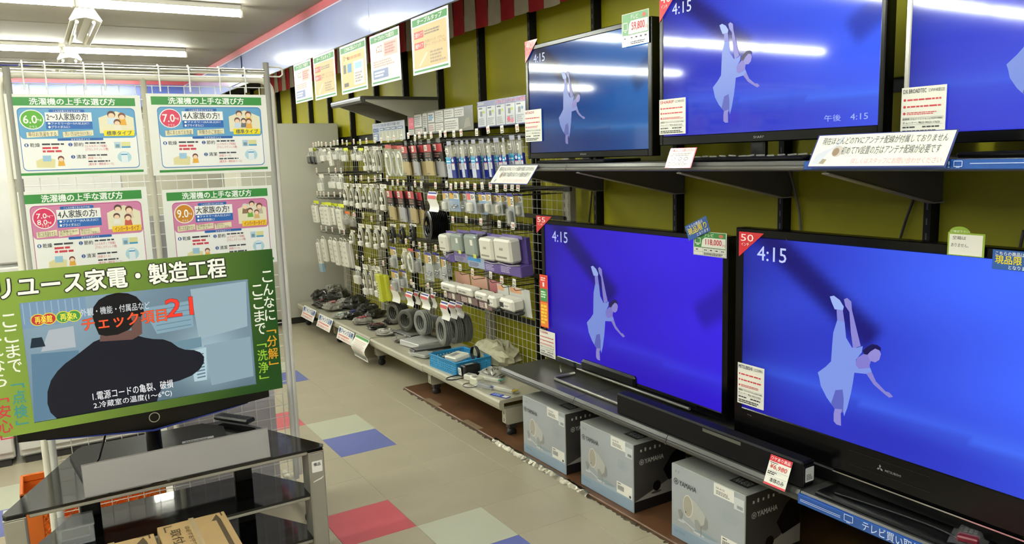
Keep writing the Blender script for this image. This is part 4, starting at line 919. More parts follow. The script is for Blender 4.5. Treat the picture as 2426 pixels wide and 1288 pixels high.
b.poly(fr, P([(.56, .40), (.75, .43), (.75, .52), (.54, .50)]), g('6f909e'), .0005); b.poly(fr, P([(.70, .12), (.76, .12), (.77, .42), (.69, .40)]), g('b4ced6'), .0006)
for i in range(8): b.line(fr, (W*.715, H*(.15+.03*i)), (W*.755, H*(.155+.03*i)), H*.012, g('5a7884'), .0007)
for i in range(5): b.line(fr, (W*.55, H*(.63+.045*i)), (W*.71, H*(.645+.045*i)), H*.008, g('6a8a98'), .0006)
b.poly(fr, P([(.09, .0), (.068, .06), (.060, .14), (.066, .24), (.085, .33), (.115, .40), (.15, .455), (.19, .50), (.235, .555), (.275, .605), (.33, .635), (.40, .64), (.45, .62), (.49, .585), (.53, .56), (.575, .545), (.61, .51), (.64, .455), (.67, .425), (.71, .41), (.74, .38), (.756, .335), (.752, .28), (.73, .225), (.69, .18), (.63, .152), (.56, .14), (.53, .06), (.52, .0)]), G('0f1220', .8), .0008)
b.poly(fr, P([(.30, .60), (.31, .70), (.44, .66), (.44, .78), (.49, .80), (.485, .62), (.44, .58)]), g('6e5048'), .0010)
b.poly(fr, P([(.30, .66), (.288, .74), (.282, .82), (.29, .90), (.315, .955), (.35, .985), (.395, 1.0), (.44, .985), (.475, .95), (.498, .89), (.502, .81), (.485, .77), (.465, .78), (.455, .72), (.43, .67), (.38, .64), (.33, .64)]), G('0d0a0c', .8), .0012); b.ell(fr, W*.455, H*.77, W*.012, H*.035, g('7a5a50'), .0014, 10)
for cu, hx, tx in ((.085, 'c83a3a', '再楽館'), (.185, '4a9a4a', '再楽R')):
    for dd, c_, k_ in ((.0010, 'e6d84a', 1.0), (.0012, hx, .86)):
        for du in (-.022, .022): b.ell(fr, W*(cu+du), H*.845, W*.03*k_, H*.05*k_, g(c_), dd, 16)
    b.text(fr, tx, W*(cu-.034), H*.815, W*(cu+.034), H*.875, G('f4e44a', .9), .0015, .02)
wg = G('f0f0f0', .85)
b.text(fr, '外観・機能・付属品など', W*.235, H*.83, W*.53, H*.895, G('d8dcdc', .85), .0016, .004)
for off, c_, d in ((.04, '3a1008', .0017), (.02, 'f0582c', .0019)): b.text(fr, 'チェック項目', W*.235, H*.705, W*.60, H*.815, G(c_, .9), d, off)
for off, c_, d in ((.04, '3a1008', .0017), (.02, 'ee3a2a', .0019)): b.text(fr, '21', W*.60, H*.735, W*.725, H*.895, G(c_, .9), d, off)
b.text(fr, '1.電源コードの亀裂、破損', W*.245, H*.10, W*.60, H*.175, wg, .0016, .004); b.text(fr, '2.冷蔵室の温度(1〜6℃)', W*.245, H*.02, W*.59, H*.085, wg, .0016, .004)
b.build('picture_figures', scn)

# grey blank sign in a plastic sleeve on the front edge of the stand
fr = Fr((.043, YC+.004, .5235), (1, 0, 0), (0, .12, 1)); b = MB(); b.fbox(fr, 0, 0, -.003, .548, .100, 0, mat('sign_grey', '7a7673', .28, vary=.04), .0006)
t = thing('blank_sign', (.3, YC, .5235), 'blank grey sign in a glossy sleeve along the front of the glass stand', 'sign'); b.build('board', t)
n = 26; vs_ = [fr.p(.002+.544*i/n, .003+.094*j/8, .0015+abs(rnd.gauss(0, .0012))) for j in range(9) for i in range(n+1)]
MB().add(vs_, [(j*(n+1)+i, j*(n+1)+i+1, (j+1)*(n+1)+i+1, (j+1)*(n+1)+i) for j in range(8) for i in range(n)], mat('sleeve', 'ffffff', .06, alpha=.18), True).build('sleeve', t)
# remote control, small card, clear box, cord
t = thing('remote_control', (.56, 2.97, .533), 'black remote control lying behind the blank sign on the glass stand', 'remote')
fr = Fr((.50, 3.04, .5335), (.55, -.83, 0), (.83, .55, 0)); MB().fbox(fr, 0, 0, 0, .17, .048, .018, C('17181b', .35), .006).build('body', t)
b = MB()
for i in range(8):
    for j in range(3): b.fbox(fr, .02+.016*i, .009+.012*j, .018, .030+.016*i, .016+.012*j, .0192, C('3c3e44', .4))
b.build('button', t)
b = MB(); fr = Fr((.36, 2.84, .5335), (1, -.02, 0), (0, .3, 1)); b.fbox(fr, 0, 0, 0, .105, .007, .001, paper); b.dash(fr, .01, .001, .09, .005, 1, C('555555'), .0014, 3); tag(b.build('slim_label'), 'narrow white label strip lying on the television foot', 'label')
MB().tube([(.14, YT+.06, .76), (.13, 2.80, .64), (.10, 2.78, .56), (.06, 2.70, .538), (.12, 2.64, .5365), (.2, 2.62, .5365)], .0035, black_p, 6).build('power_cord', tv)
t = thing('clear_box', (.0, 2.62, .3625), 'small clear plastic box under the top shelf of the glass stand', 'box')
MB().box(-.04, 2.60, .363, .06, 2.70, .42, mat('clear_hard', 'dfe2e2', .08, alpha=.3), .003).build('shell', t); MB().box(-.042, 2.598, .417, .062, 2.702, .425, mat('clear_hard', 'dfe2e2'), .002).build('lid', t)
MB().box(-.03, 2.61, .365, .05, 2.69, .385, C('3a3a38', .4), .003).build('content', t)

# two cardboard cartons in front of the stand
card = mat('cardboard', 'a98c5e', .6, vary=.06, scale=6); tape = mat('packing_tape', 'c9b48a', .12, alpha=.55, bump=.4, scale=30); ink = C('4a3c28', .6)
def cardboard(x0, x1, y0, y1, zt, label, rot, full):
    t = thing('cardboard_box', ((x0+x1)/2, (y0+y1)/2, 0), label, 'box')
    fr = Fr((x0, y1, 0), (1, rot, 0), (rot, -1, 0)); W, D = x1-x0, y1-y0
    fr = Fr((x0, y0, 0), (1, rot, 0), (-rot, 1, 0))
    MB().fbox(fr, 0, 0, 0, W, D, zt-.003, card, .004).build('body', t)
    MB().fbox(fr, 0, D*.02, zt-.003, W*.497, D*.98, zt, card, .0012).build('flap', t); MB().fbox(fr, W*.503, D*.02, zt-.003, W, D*.98, zt, card, .0012).build('flap', t)
    b = MB(); b.rect(fr, W*.46, 0, W*.54, D, tape, zt+.0006); b.build('tape', t)
    b = MB(); d = zt+.0009
    b.poly(fr, [(W*.80, D*.60), (W*.80, D*.83), (W*.74, D*.82), (W*.84, D*.95), (W*.89, D*.80), (W*.86, D*.81), (W*.86, D*.60)], ink, d) if False else None
    b.poly(fr, [(W*.83, D*.2), (W*.83, D*.84), (W*.76, D*.84), (W*.87, D*.95), (W*.90, D*.84), (W*.90, D*.2)], ink, d)
    for u0_, v0_, u1_, v1_ in ((.08, .93, .20, .94), (.08, .84, .10, .94), (.80, .965, .95, .975), (.93, .90, .95, .975)): b.rect(fr, W*u0_, D*v0_, W*u1_, D*v1_, ink, d)
    if full:
        fr2 = Fr(fr.p(W*.12, D*.86, 0), fr.V*-1, fr.U); b.text(fr2, '取付位置', 0, .02*W, D*.55, .18*W, ink, d, .01); b.text(fr2, 'は必ずお守りください', 0, .24*W, D*.6, .32*W, ink, d)
    b.build('carton_print', t)
cardboard(.213, .40, 2.02, 2.395, .45, 'larger cardboard box with printed arrow in front of the glass stand', 0.0, True)
cardboard(-.02, .200, 2.0, 2.362, .45, 'cardboard box at the bottom edge, left of the larger one', 0.0, False)

# ================================================================ hanging accessories on the gondola
TAGS = {'top': [(742, 343), (748, 342), (754.5, 340), (762, 341), (772, 342), (783, 342), (791, 338), (800, 337), (811, 336), (821.5, 338), (838, 335), (853, 336), (868, 333), (888, 332), (902.6, 332), (919, 329), (933, 327), (951, 325), (967, 321), (983, 326), (993, 320), (1007, 320), (1021, 320), (1043, 317), (1054.5, 317), (1075, 317), (1092, 314), (1129, 313), (1156, 307), (1189, 306), (1225, 303)],
 'second': [(750, 403), (779, 403), (795, 403), (808, 403), (830, 421), (843, 422), (856, 421), (873, 425), (888, 423), (902, 420), (917, 422), (930, 433), (942, 432), (956, 434), (983, 435), (998, 437), (1031.5, 439), (1058, 436), (1068, 442), (1079.5, 439), (1094, 439), (1108, 437.5), (1125, 442), (1142, 440), (1161.6, 440), (1177, 446), (1197, 443), (1213, 443), (1227, 443)],
 'third': [(751, 458), (759, 459), (767, 459), (778, 460), (792, 460), (806, 461), (838, 508.5), (860.5, 510), (880, 518), (901, 516), (1072.5, 520), (1104.5, 519.6), (1139, 525), (1182.5, 530.6), (1215, 535)],
 'fourth': [(761, 539), (772.5, 541), (787, 543), (804.5, 547), (815, 549), (935, 570), (961.5, 571), (979, 576), (994, 580), (1008, 583), (1032, 586.6), (1053, 595)],
 'fifth': [(845, 607.7), (859, 611), (875, 616), (888, 619), (908, 623), (1090, 633), (1119, 644), (1162, 651), (1188.5, 662), (1218, 669)],
 'lowest': [(974, 668), (980, 675), (1014, 677), (1023, 689), (1055, 696)]}
tagm = mat('tag_paper', 'e4e0d2', .45); PX_ = 2.15
tp = {}
for k in range(4):                                          # four looks of price tag, shared by all hooks
    b = MB(); fr = frX(0, 0, 0); b.fbox(fr, -.016, -.02, -.001, .016, .02, 0, tagm); b.text(fr, ('128', '298', '98', '498')[k], -.011, -.006, .011, .010, C('b8404a' if k % 2 else '6a5a58'), .0005, .02); b.rect(fr, -.012, -.016, .012, -.011, DK, .0005); o = b.build('price_tag'); tp[k] = o.data; bpy.data.objects.remove(o)
b = MB().tube([(.008, 0, -.022), (.284, 0, -.022)], .0019, wire_dark, 5); b.tube([(.284, 0, -.045), (.008, 0, -.045), (0, 0, -.036), (-.002, 0, -.03)], .0019, wire_dark, 5); o = b.build('hook_wire'); hookd = o.data; bpy.data.objects.remove(o)
for row, L in TAGS.items():
    zs = {}
    for i, (px, py) in enumerate(sorted(L)):
        p = onx(px, py, PX_)
        t = thing('peg_hook', p, 'wire peg hook and white price tag, %s from the left in the %s row' % (ORD[i], row), 'hook', '%s row of peg hooks' % row)
        o = bpy.data.objects.new('wire', hookd); col.objects.link(o); o.parent = t
        o = bpy.data.objects.new('price_tag', tp[(i*7+3) % 4]); col.objects.link(o); o.parent = t; o.rotation_euler = (rnd.uniform(-.18, .18), 0, 0)
        zs.setdefault(round(p.z*6), []).append(p)
    for k, P in zs.items():
        if len(P) > 1:
            z = sum(p.z for p in P)/len(P)-.03; MB().box(2.436, min(p.y for p in P)-.06, z-.012, 2.452, max(p.y for p in P)+.06, z+.012, C('33302a', .4, metal=.4), .002).build('hook_bar', gon)

wcab = mat('white_cable', 'c6c3b4', .45); gcab = mat('grey_cable', 'a9a79d', .4); wpl = mat('white_plug', 'd2d0c4', .35); bagc = mat('thin_bag', 'e8e8e0', .1, alpha=.16, bump=.6, scale=40)
def prodframe(px, hw, ty, by, X, ln=.10):
    my = (ty+by)/2; a = onx(px-hw, my, X).y; c = onx(px+hw, my, X).y; zt = onx(px, ty, X).z; zb = onx(px, by, X).z; H = zt-zb
    return Fr((X+ln*H*.5, a, zb), (0, -1, 0), (-ln, 0, 1)), a-c, H
def oval(fr, cu, cv, ru, rv, d, n=14, e=.8): return [fr.p(cu+ru*abs(math.cos(a))**e*(1 if math.cos(a) > 0 else -1), cv+rv*math.sin(a), d) for a in [2*math.pi*i/n for i in range(n)]]
def hang(fr, W, H, t):      # clear euro-slot tab above the pack
    MB().fbox(fr, W*.3, H, -.001, W*.7, H+.03, 0, bagc).build('hang_tab', t)
def p_bag(t, fr, W, H, v):
    MB().fbox(fr, W*.12, H*.08, .002, W*.88, H*.52, min(.035, W*.6), {'k': C('1b1b1c', .4), 'g': C('8f8d84', .4)}.get(v[:1], wpl), .006).build('adapter', t)
    hd = {'y': 'c8d22c', 'g': 'b9b7ae', 'w': 'd8d6ca', 'k': 'cfd0cc', 'o': 'cf6a2c', 'p': 'c79a98'}.get(v[-1:], 'd8d6ca')
    MB().fbox(fr, W*.05, H*.80, 0, W*.95, H, .001, C(hd)).build('header_card', t)
    MB().tube(oval(fr, W*.5, H*.62, W*.22, H*.14, .008, 10), min(.004, W*.06), C('1b1b1c', .4) if v[:1] == 'k' else wcab, 5, True).build('cord', t)
    b = MB(); n = 4; vs_ = [fr.p(W*i/n, H*.85*j/n, min(.04, W*.65)*(1 if 0 < i < n and 0 < j < n else .1)+.002) for j in range(n+1) for i in range(n+1)]
    b.add(vs_, [(j*(n+1)+i, j*(n+1)+i+1, (j+1)*(n+1)+i+1, (j+1)*(n+1)+i) for j in range(n) for i in range(n)], bagc, True).build('clear_bag', t)
def p_cable(t, fr, W, H, v):
    m_ = {'k': C('191919', .4), 'g': gcab}.get(v[:1], wcab)
    for i in range(3):
        MB().tube(oval(fr, W*(.5+.10*(i-1)), H*.45, W*(.34-.05*i), H*(.42-.05*i), .004+.009*i, 14), min(.0055, W*.10), m_, 6, True).build('cable_loop', t)
    MB().fbox(fr, W*.40, H*.10, .015, W*.86, H*.30, .045, C('202020', .4) if v[:1] == 'k' else wpl, .006).build('plug', t)
    MB().fbox(fr, W*.34, H*.42, .024, W*.66, H*.56, .034, C('202020', .4) if v[:1] == 'k' else wpl, .003).build('cable_tie', t)
    b = MB(); b.fbox(fr, W*.08, H*.86, -.001, W*.92, H, 0, tagm); b.dash(fr, W*.2, H*.89, W*.8, H*.97, 2, C('8a8880'), .0006, 3); b.build('header_card', t)
def p_loop(t, fr, W, H, v):
    MB().tube(oval(fr, W*.5, H*.42, W*.36, H*.38, .012, 18, 1.0), min(.007, W*.1), mat('bright_cable', 'd6d9cc', .4), 7, True).build('cable_loop', t)
    b = MB(); b.fbox(fr, W*.05, H*.88, -.001, W*.95, H, 0, C('b4524a')); b.build('header_card', t)
    MB().fbox(fr, 0, 0, -.001, W, H*.9, .022, bagc, .006).build('clear_pack', t); MB().fbox(fr, W*.3, H*.62, .0225, W*.66, H*.74, .023, tagm).build('price_sticker', t)
def p_black(t, fr, W, H, v):
    MB().fbox(fr, 0, 0, 0, W, H*.46, .018, {'g': C('a3936a', .35), 's': C('9b9a9c', .35), 'w': C('a9a69c', .35)}[v[0]], .004).build('pouch', t)
    b = MB(); b.fbox(fr, 0, H*.40, .002, W, H*.94, .0165, C('131212', .35), .003); b.build('black_sleeve', t)
    b = MB(); b.rect(fr, 0, H*.72, W, H*.94, C('a83a40', .35), .0170); b.dash(fr, W*.15, H*.56, W*.85, H*.70, 2, C('8a6a60'), .0174, 4); b.text(fr, v[1], W*.55, H*.43, W*.80, H*.52, C('d8d6d0'), .0174, .02); b.build('sleeve_print', t); b = MB(); b.dash(fr, W*.12, H*.44, W*.48, H*.52, 2, C('b4b2aa'), .0174, 6)
    b.rect(fr, W*.12, H*.76, W*.48, H*.92, tagm, .0178); b.dash(fr, W*.16, H*.79, W*.44, H*.89, 3, DK, .0182, 5); b.dash(fr, W*.1, H*.04, W*.5, H*.10, 1, C('6a6658'), .0186, 7); b.build('fine_print', t)
    hang(fr, W, H*.96, t)
def p_blue(t, fr, W, H, v):
    for i in range(4):
        a = W*(.18+.18*i); pts = [fr.p(a-W*.10, H*.55, .008), fr.p(a-W*.06, H*.78, .010), fr.p(a+W*.02, H*.88, .012), fr.p(a+W*.08, H*.80, .014), fr.p(a+W*.11, H*.55, .016)]; MB().tube(pts, min(.0035, W*.07), gcab, 5).build('cable', t)
    b = MB(); b.fbox(fr, 0, 0, 0, W, H*.60, .016, C('1c2a7c', .25), .003); b.build('blue_sleeve', t)
    b = MB(); b.rect(fr, W*.03, H*.42, W*.60, H*.60, C('3fa0cc', .25), .0166); b.rect(fr, W*.03, H*.02, W*.55, H*.42, C('b9c0d2', .25), .0166); b.ell(fr, W*.80, H*.50, W*.12, H*.045, C('c8d4ee'), .0168, 12); b.ring(fr, W*.30, H*.33, W*.11, H*.05, W*.03, C('4a525e'), .0170, 12); b.rect(fr, W*.62, H*.24, W*.97, H*.41, C('c2c2c4'), .0168); b.rect(fr, W*.62, H*.405, W*.97, H*.425, C('c05a7a'), .0170); b.dash(fr, W*.08, H*.45, W*.55, H*.50, 1, C('dff0f8'), .0170, 3)
    b.rect(fr, 0, 0, .001, .001, tagm, .0166) if False else None; b.build('sleeve_print', t); b = MB(); b.rect(fr, W*.10, H*.68, W*.42, H*.84, tagm, .0172); b.dash(fr, W*.14, H*.71, W*.38, H*.80, 3, DK, .0175, 5); b.build('price_sticker', t)
    MB().fbox(fr, 0, H*.6, 0, W, H*.92, .0155, bagc, .004).build('clear_top', t); MB().fbox(fr, W*.25, H*.92, .009, W*.75, H*1.03, .011, mat('shiny_tab', 'c9cbe0', .1, alpha=.6, bump=.6, scale=60)).build('hang_tab', t)
def p_strip(t, fr, W, H, v):
    b = MB().fbox(fr, W*.1, H*.04, .004, W*.9, H*.86, .036, wpl, .006); b.build('socket_body', t)
    b = MB(); n = 4
    for i in range(n):
        for s in (.36, .58): b.rect(fr, W*s, H*(.14+.18*i), W*(s+.07), H*(.20+.18*i), C('55524a'), .0365)
    b.build('socket_slots', t)
    MB().tube(oval(fr, W*.5, H*.90, W*.3, H*.06, .02, 10), min(.005, W*.12), wcab, 5, True).build('cord', t)
    if v[:1] == 'y': MB().fbox(fr, 0, H*.92, -.001, W, H*1.06, 0, C('d2da26')).build('header_card', t)
    if v[:1] == 'b': MB().fbox(fr, W*.05, 0, .002, W*.95, H*.26, .038, C('8fa6b4', .4), .004).build('end_card', t)
def p_blister(t, fr, W, H, v):
    b = MB(); b.fbox(fr, 0, 0, -.001, W, H, 0, {'b': C('7f9cc0', .25), 'g': C('a8acac', .3)}.get(v[0], C('b8bcc4', .3)), .0004)
    b.rect(fr, W*.04, H*.90, W*.96, H*.99, C('3c3c94', .3), .0004); b.rect(fr, W*.04, H*.62, W*.45, H*.90, C('c8a04a' if v[0] != 'w' else 'd86a6a', .3), .0004); b.rect(fr, W*.48, H*.62, W*.95, H*.89, tagm, .0004); b.dash(fr, W*.52, H*.66, W*.9, H*.84, 3, DK, .0007, 2)
    b.build('backing_card', t)
    c_ = {'w': wpl, 'k': C('17181c', .3), 'g': C('9a9a96', .3), 's': C('bdbdc0', .2, metal=.7)}[v[1]]
    if v[1] == 's':
        for i in range(4): MB().lathe(fr.p(W*(.25+.17*i), H*(.22+.1*(i % 2)), .002), fr.N, [(0, 0), (.006, 0), (.006, .012), (.003, .014), (.003, .02), (0, .02)], c_, 8).build('connector', t)
    else: MB().fbox(fr, W*.22, H*.10, .0006, W*.72, H*.50, .026, c_, .007).build('accessory', t)
    MB().fbox(fr, W*.12, H*.05, .0004, W*.84, H*.56, .030, bagc, .006).build('blister', t)
def p_lan(t, fr, W, H, v):
    D = .075
    if v[0] == 'w':
        MB().fbox(fr, W*.02, H*.36, -.03, W*.80, H*.98, .045, wpl, .012).build('white_unit', t); MB().fbox(fr, 0, 0, -.06, W, H*.30, .02, C('5a4a8c', .3), .004).build('lower_box', t); MB().fbox(fr, W*.55, H*.30, -.06, W, H, -.031, C('4a3a80', .3), .003).build('back_card', t)
        b = MB(); b.rect(fr, W*.15, H*.48, W*.62, H*.53, C('8a8478'), .0456); b.text(fr, '無線', W*.30, H*.68, W*.48, H*.76, C('8a8a84'), .0456); b.dash(fr, W*.08, H*.06, W*.6, H*.24, 4, C('b8b0d0'), .0206, 4); b.build('pack_print', t)
        MB().tube([fr.p(0, H*.31, .022), fr.p(W*.5, H*.27, .023), fr.p(W, H*.33, .021)], .0022, wpl, 5).build('strap', t)
    else:
        MB().fbox(fr, W*.02, H*.34, -.02, W*.72, H*.96, .035, C('8c968f' if v[0] == 'g' else 'c4c2b4', .2), .012).build('grey_unit', t); MB().fbox(fr, 0, 0, -.06, W, H*.32, .018, C('8a86a8' if v[1] == 'p' else '9aa8c4', .3), .003).build('lower_box', t); MB().fbox(fr, W*.72, H*.1, -.058, W, H, .012, C('2a2634', .3), .003).build('side_panel', t)
        b = MB(); b.rect(fr, W*.02, H*.20, W*.80, H*.30, C('2f8fd0' if v[1] == 'b' else '6a5aa0', .3), .0186); b.dash(fr, W*.1, H*.04, W*.7, H*.17, 3, C('6a6880'), .0186, 4); b.rect(fr, W*.55, H*.32, W*.72, H*.44, C('c8cc5c'), .0356)
        b.build('pack_print', t); b = MB()
        for i in range(4): b.poly(fr, [(W*.80, H*(.45+.11*i)), (W*.90, H*(.48+.11*i)), (W*.80, H*(.50+.11*i))], paper, .0126)
        b.build('arrow_print', t); MB().rect(fr, W*.44, H*.68, W*.58, H*.84, tagm, .0356).build('price_sticker', t)
    MB().fbox(fr, W*.05, H*.96, -.02, W*.95, H*1.06, -.018, C('5a4a90', .25, coat=.5)).build('header_card', t)
def p_box(t, fr, W, H, v):
    if v[0] == 'a':
        b = MB(); b.fbox(fr, 0, 0, -.03, W, H, -.028, C('c3c4c0', .25)); b.rect(fr, W*.05, H*.78, W*.6, H*.96, C('d8a07a', .3), -.0274); b.build('backing_card', t)
        MB().fbox(fr, W*.02, H*.24, -.027, W*.72, H*.68, .05, wpl, .012).build('adapter', t); MB().fbox(fr, W*.08, H*.10, -.02, W*.80, H*.24, .035, C('1b1b1b', .4), .012).build('lead_bundle', t)
        b = MB(); b.rect(fr, W*.06, H*.36, W*.26, H*.54, C('1f2024'), .0506); b.rect(fr, W*.26, H*.36, W*.56, H*.54, paper, .0506); b.dash(fr, W*.29, H*.40, W*.53, H*.46, 2, DK, .051, 3); b.build('adapter_label', t)
    else:
        MB().fbox(fr, 0, H*.34, -.02, W*.88, H*.66, .05, wpl, .010).build('white_unit', t); MB().fbox(fr, W*.05, 0, -.05, W, H*.30, .03, C('7a5a58' if v[1] == 'r' else '6a5552', .35), .003).build('lower_box', t); MB().fbox(fr, W*.1, H*.55, -.052, W, H, -.050, C('c79a86' if v[1] == 'o' else 'b06a70', .3)).build('header_card', t)
        b = MB(); b.rect(fr, W*.5, H*.06, W*.66, H*.27, tagm, .0306); b.dash(fr, W*.1, H*.04, W*.46, H*.24, 3, C('d8c4bc'), .0306, 3); b.dash(fr, W*.15, H*.42, W*.7, H*.54, 1, C('8a8a84'), .0506, 5); b.build('pack_print', t)
PROD = {'bag': (p_bag, 'small bagged plug adapter', 'adapter'), 'cable': (p_cable, 'bagged bundle of cable with plug', 'cable pack'), 'loop': (p_loop, 'clear pack with a pale cable loop', 'cable pack'), 'black': (p_black, 'black and red aerial cable pack', 'cable pack'), 'blue': (p_blue, 'blue sleeved grey cable pack', 'cable pack'), 'strip': (p_strip, 'long white power strip', 'power strip'), 'blister': (p_blister, 'blister card with small connector', 'blister pack'), 'lan': (p_lan, 'boxed wireless or wall-plate unit', 'network pack'), 'box': (p_box, 'boxed white adapter', 'adapter pack')}
ITEMS = {'top': [('bag', 739, 5, 350, 390, 'kw'), ('bag', 747, 5, 350, 392, 'ky'), ('bag', 762, 5, 350, 388, 'gg'), ('bag', 770, 5, 352, 384, 'ww'), ('bag', 780, 5, 350, 383, 'ww'), ('strip', 790, 3.5, 352, 394, 'w'), ('bag', 800, 5, 350, 380, 'ww'), ('bag', 809, 5, 350, 381, 'ww'), ('bag', 821, 6, 350, 384, 'wy'), ('bag', 844, 5, 346, 382, 'ww'), ('bag', 857, 6, 350, 383, 'wy'),
   ('cable', 872, 6, 346, 410, 'w'), ('cable', 884, 6, 346, 408, 'w'), ('cable', 894, 5.5, 346, 411, 'w'), ('cable', 904, 6, 346, 410, 'w'), ('loop', 924, 8, 342, 418, ''), ('loop', 938.5, 7, 344, 418, ''), ('loop', 952, 7.5, 344, 418, ''),
   ('black', 966, 7, 341, 415, 'g2'), ('black', 980, 6, 340, 417, 'g2'), ('black', 989, 6, 339, 416, 's2'), ('black', 1001, 10, 338, 416, 'g2'), ('black', 1021, 9, 336, 416, 'g2'), ('black', 1043, 13, 334, 419, 's2'),
   ('blue', 1072, 10, 336, 422, ''), ('blue', 1090, 8, 334, 422, ''), ('blue', 1103, 6, 334, 421, ''), ('blue', 1115, 6, 333, 421, ''), ('blue', 1130, 9, 332, 422, ''), ('blue', 1149, 11, 330, 423, ''), ('blue', 1166, 5, 330, 420, ''), ('blue', 1184, 12, 328, 422, ''), ('blue', 1201, 5, 328, 420, ''), ('blue', 1222, 12, 322, 420, ''), ('blue', 1239, 6, 322, 418, '')],
 'second': [('bag', 764, 6, 412, 455, 'ww'), ('bag', 793, 10, 412, 448, 'wg'), ('bag', 810, 6, 412, 450, 'ww'), ('cable', 824, 7, 433, 490, 'w'), ('cable', 838, 7, 434, 492, 'w'), ('cable', 853, 8, 434, 498, 'w'), ('cable', 869, 8, 435, 496, 'w'), ('cable', 884, 6, 435, 498, 'w'), ('cable', 896, 6, 436, 502, 'w'), ('cable', 912, 9, 436, 503, 'w'),
   ('black', 931, 7, 446, 520, 'g5'), ('black', 944, 6, 446, 523, 'g5'), ('black', 956, 7, 446, 525, 's5'), ('black', 968, 8, 446, 527, 's5'), ('black', 982, 7, 447, 528, 'g5'), ('black', 998, 10, 449, 532, 'g5'),
   ('blister', 1057, 7, 452, 501, 'gw'), ('blister', 1077, 12, 452, 501, 'bs'), ('blister', 1099, 7, 453, 502, 'gs'), ('blister', 1117, 10, 453, 506, 'ww'), ('blister', 1128, 4, 455, 506, 'bw'), ('blister', 1144, 9, 455, 508, 'bk'), ('blister', 1159, 6, 455, 506, 'gw'), ('blister', 1173, 7, 456, 511, 'gw'), ('blister', 1184, 5, 457, 510, 'gw'), ('blister', 1196, 8, 457, 510, 'gk'), ('blister', 1212, 7, 457, 538, 'gg'), ('blister', 1230, 9, 458, 513, 'gw')],
 'third': [('strip', 753, 6, 478, 528, 'y'), ('strip', 772, 6, 482, 533, 'y'), ('strip', 782, 6, 482, 535, 'y'), ('strip', 795, 7, 484, 533, 'y'), ('strip', 812, 7, 486, 545, 'y'), ('bag', 825, 6, 500, 533, 'go'), ('bag', 840, 6, 505, 538, 'gp'),
   ('cable', 838, 6, 545, 578, 'w'), ('cable', 859, 8, 530, 585, 'w'), ('cable', 877, 8, 532, 589, 'w'), ('cable', 896, 8, 534, 593, 'w'), ('cable', 914, 8, 536, 589, 'w'),
   ('cable', 934, 8, 530, 578, 'k'), ('cable', 957, 8, 530, 579, 'k'), ('cable', 981, 9, 530, 572, 'k'),
   ('lan', 1067, 13, 552, 618, 'wh'), ('lan', 1096, 17, 550, 620, 'gp'), ('lan', 1131, 20, 552, 634, 'gb'), ('lan', 1171, 20, 560, 645, 'w'), ('lan', 1212, 26, 562, 652, 'w')],
 'fourth': [('strip', 764, 4, 562, 642, 'b'), ('strip', 775, 5, 556, 620, 'w'), ('strip', 793, 5, 558, 622, 'w'), ('strip', 804, 5, 560, 629, 'w'), ('strip', 818, 5, 560, 632, 'w'), ('strip', 827, 5, 562, 634, 'w'), ('strip', 836, 5, 564, 636, 'w'),
   ('blister', 934, 7, 585, 635, 'gg'), ('cable', 962, 5, 588, 640, 'w'), ('loop', 976, 7, 588, 645, ''), ('blister', 992, 6, 590, 647, 'gg'), ('blister', 1017, 8, 597, 665, 'gs'), ('blister', 1036, 8, 598, 660, 'gs'), ('blister', 1053, 6, 608, 668, 'gs'), ('blister', 1064, 5, 608, 655, 'gs')],
 'fifth': [('bag', 851, 7, 630, 674, 'ww'), ('cable', 870, 7, 626, 702, 'w'), ('cable', 884, 7, 628, 702, 'w'), ('cable', 898, 8, 630, 708, 'w'), ('strip', 907, 5, 642, 712, 'g'), ('strip', 921, 5, 645, 710, 'g'), ('blister', 938, 8, 640, 690, 'gg'), ('blister', 956, 9, 640, 680, 'gg'),
   ('box', 1079, 19, 648, 708, 'bo'), ('box', 1118, 21, 656, 718, 'bo'), ('box', 1157, 16, 668, 730, 'br'), ('box', 1184, 13, 676, 742, 'a'), ('box', 1223, 24, 684, 750, 'a')]}
ygreen = mat('yellow_green_pack', 'b9bc34', .4)
cnt = {}
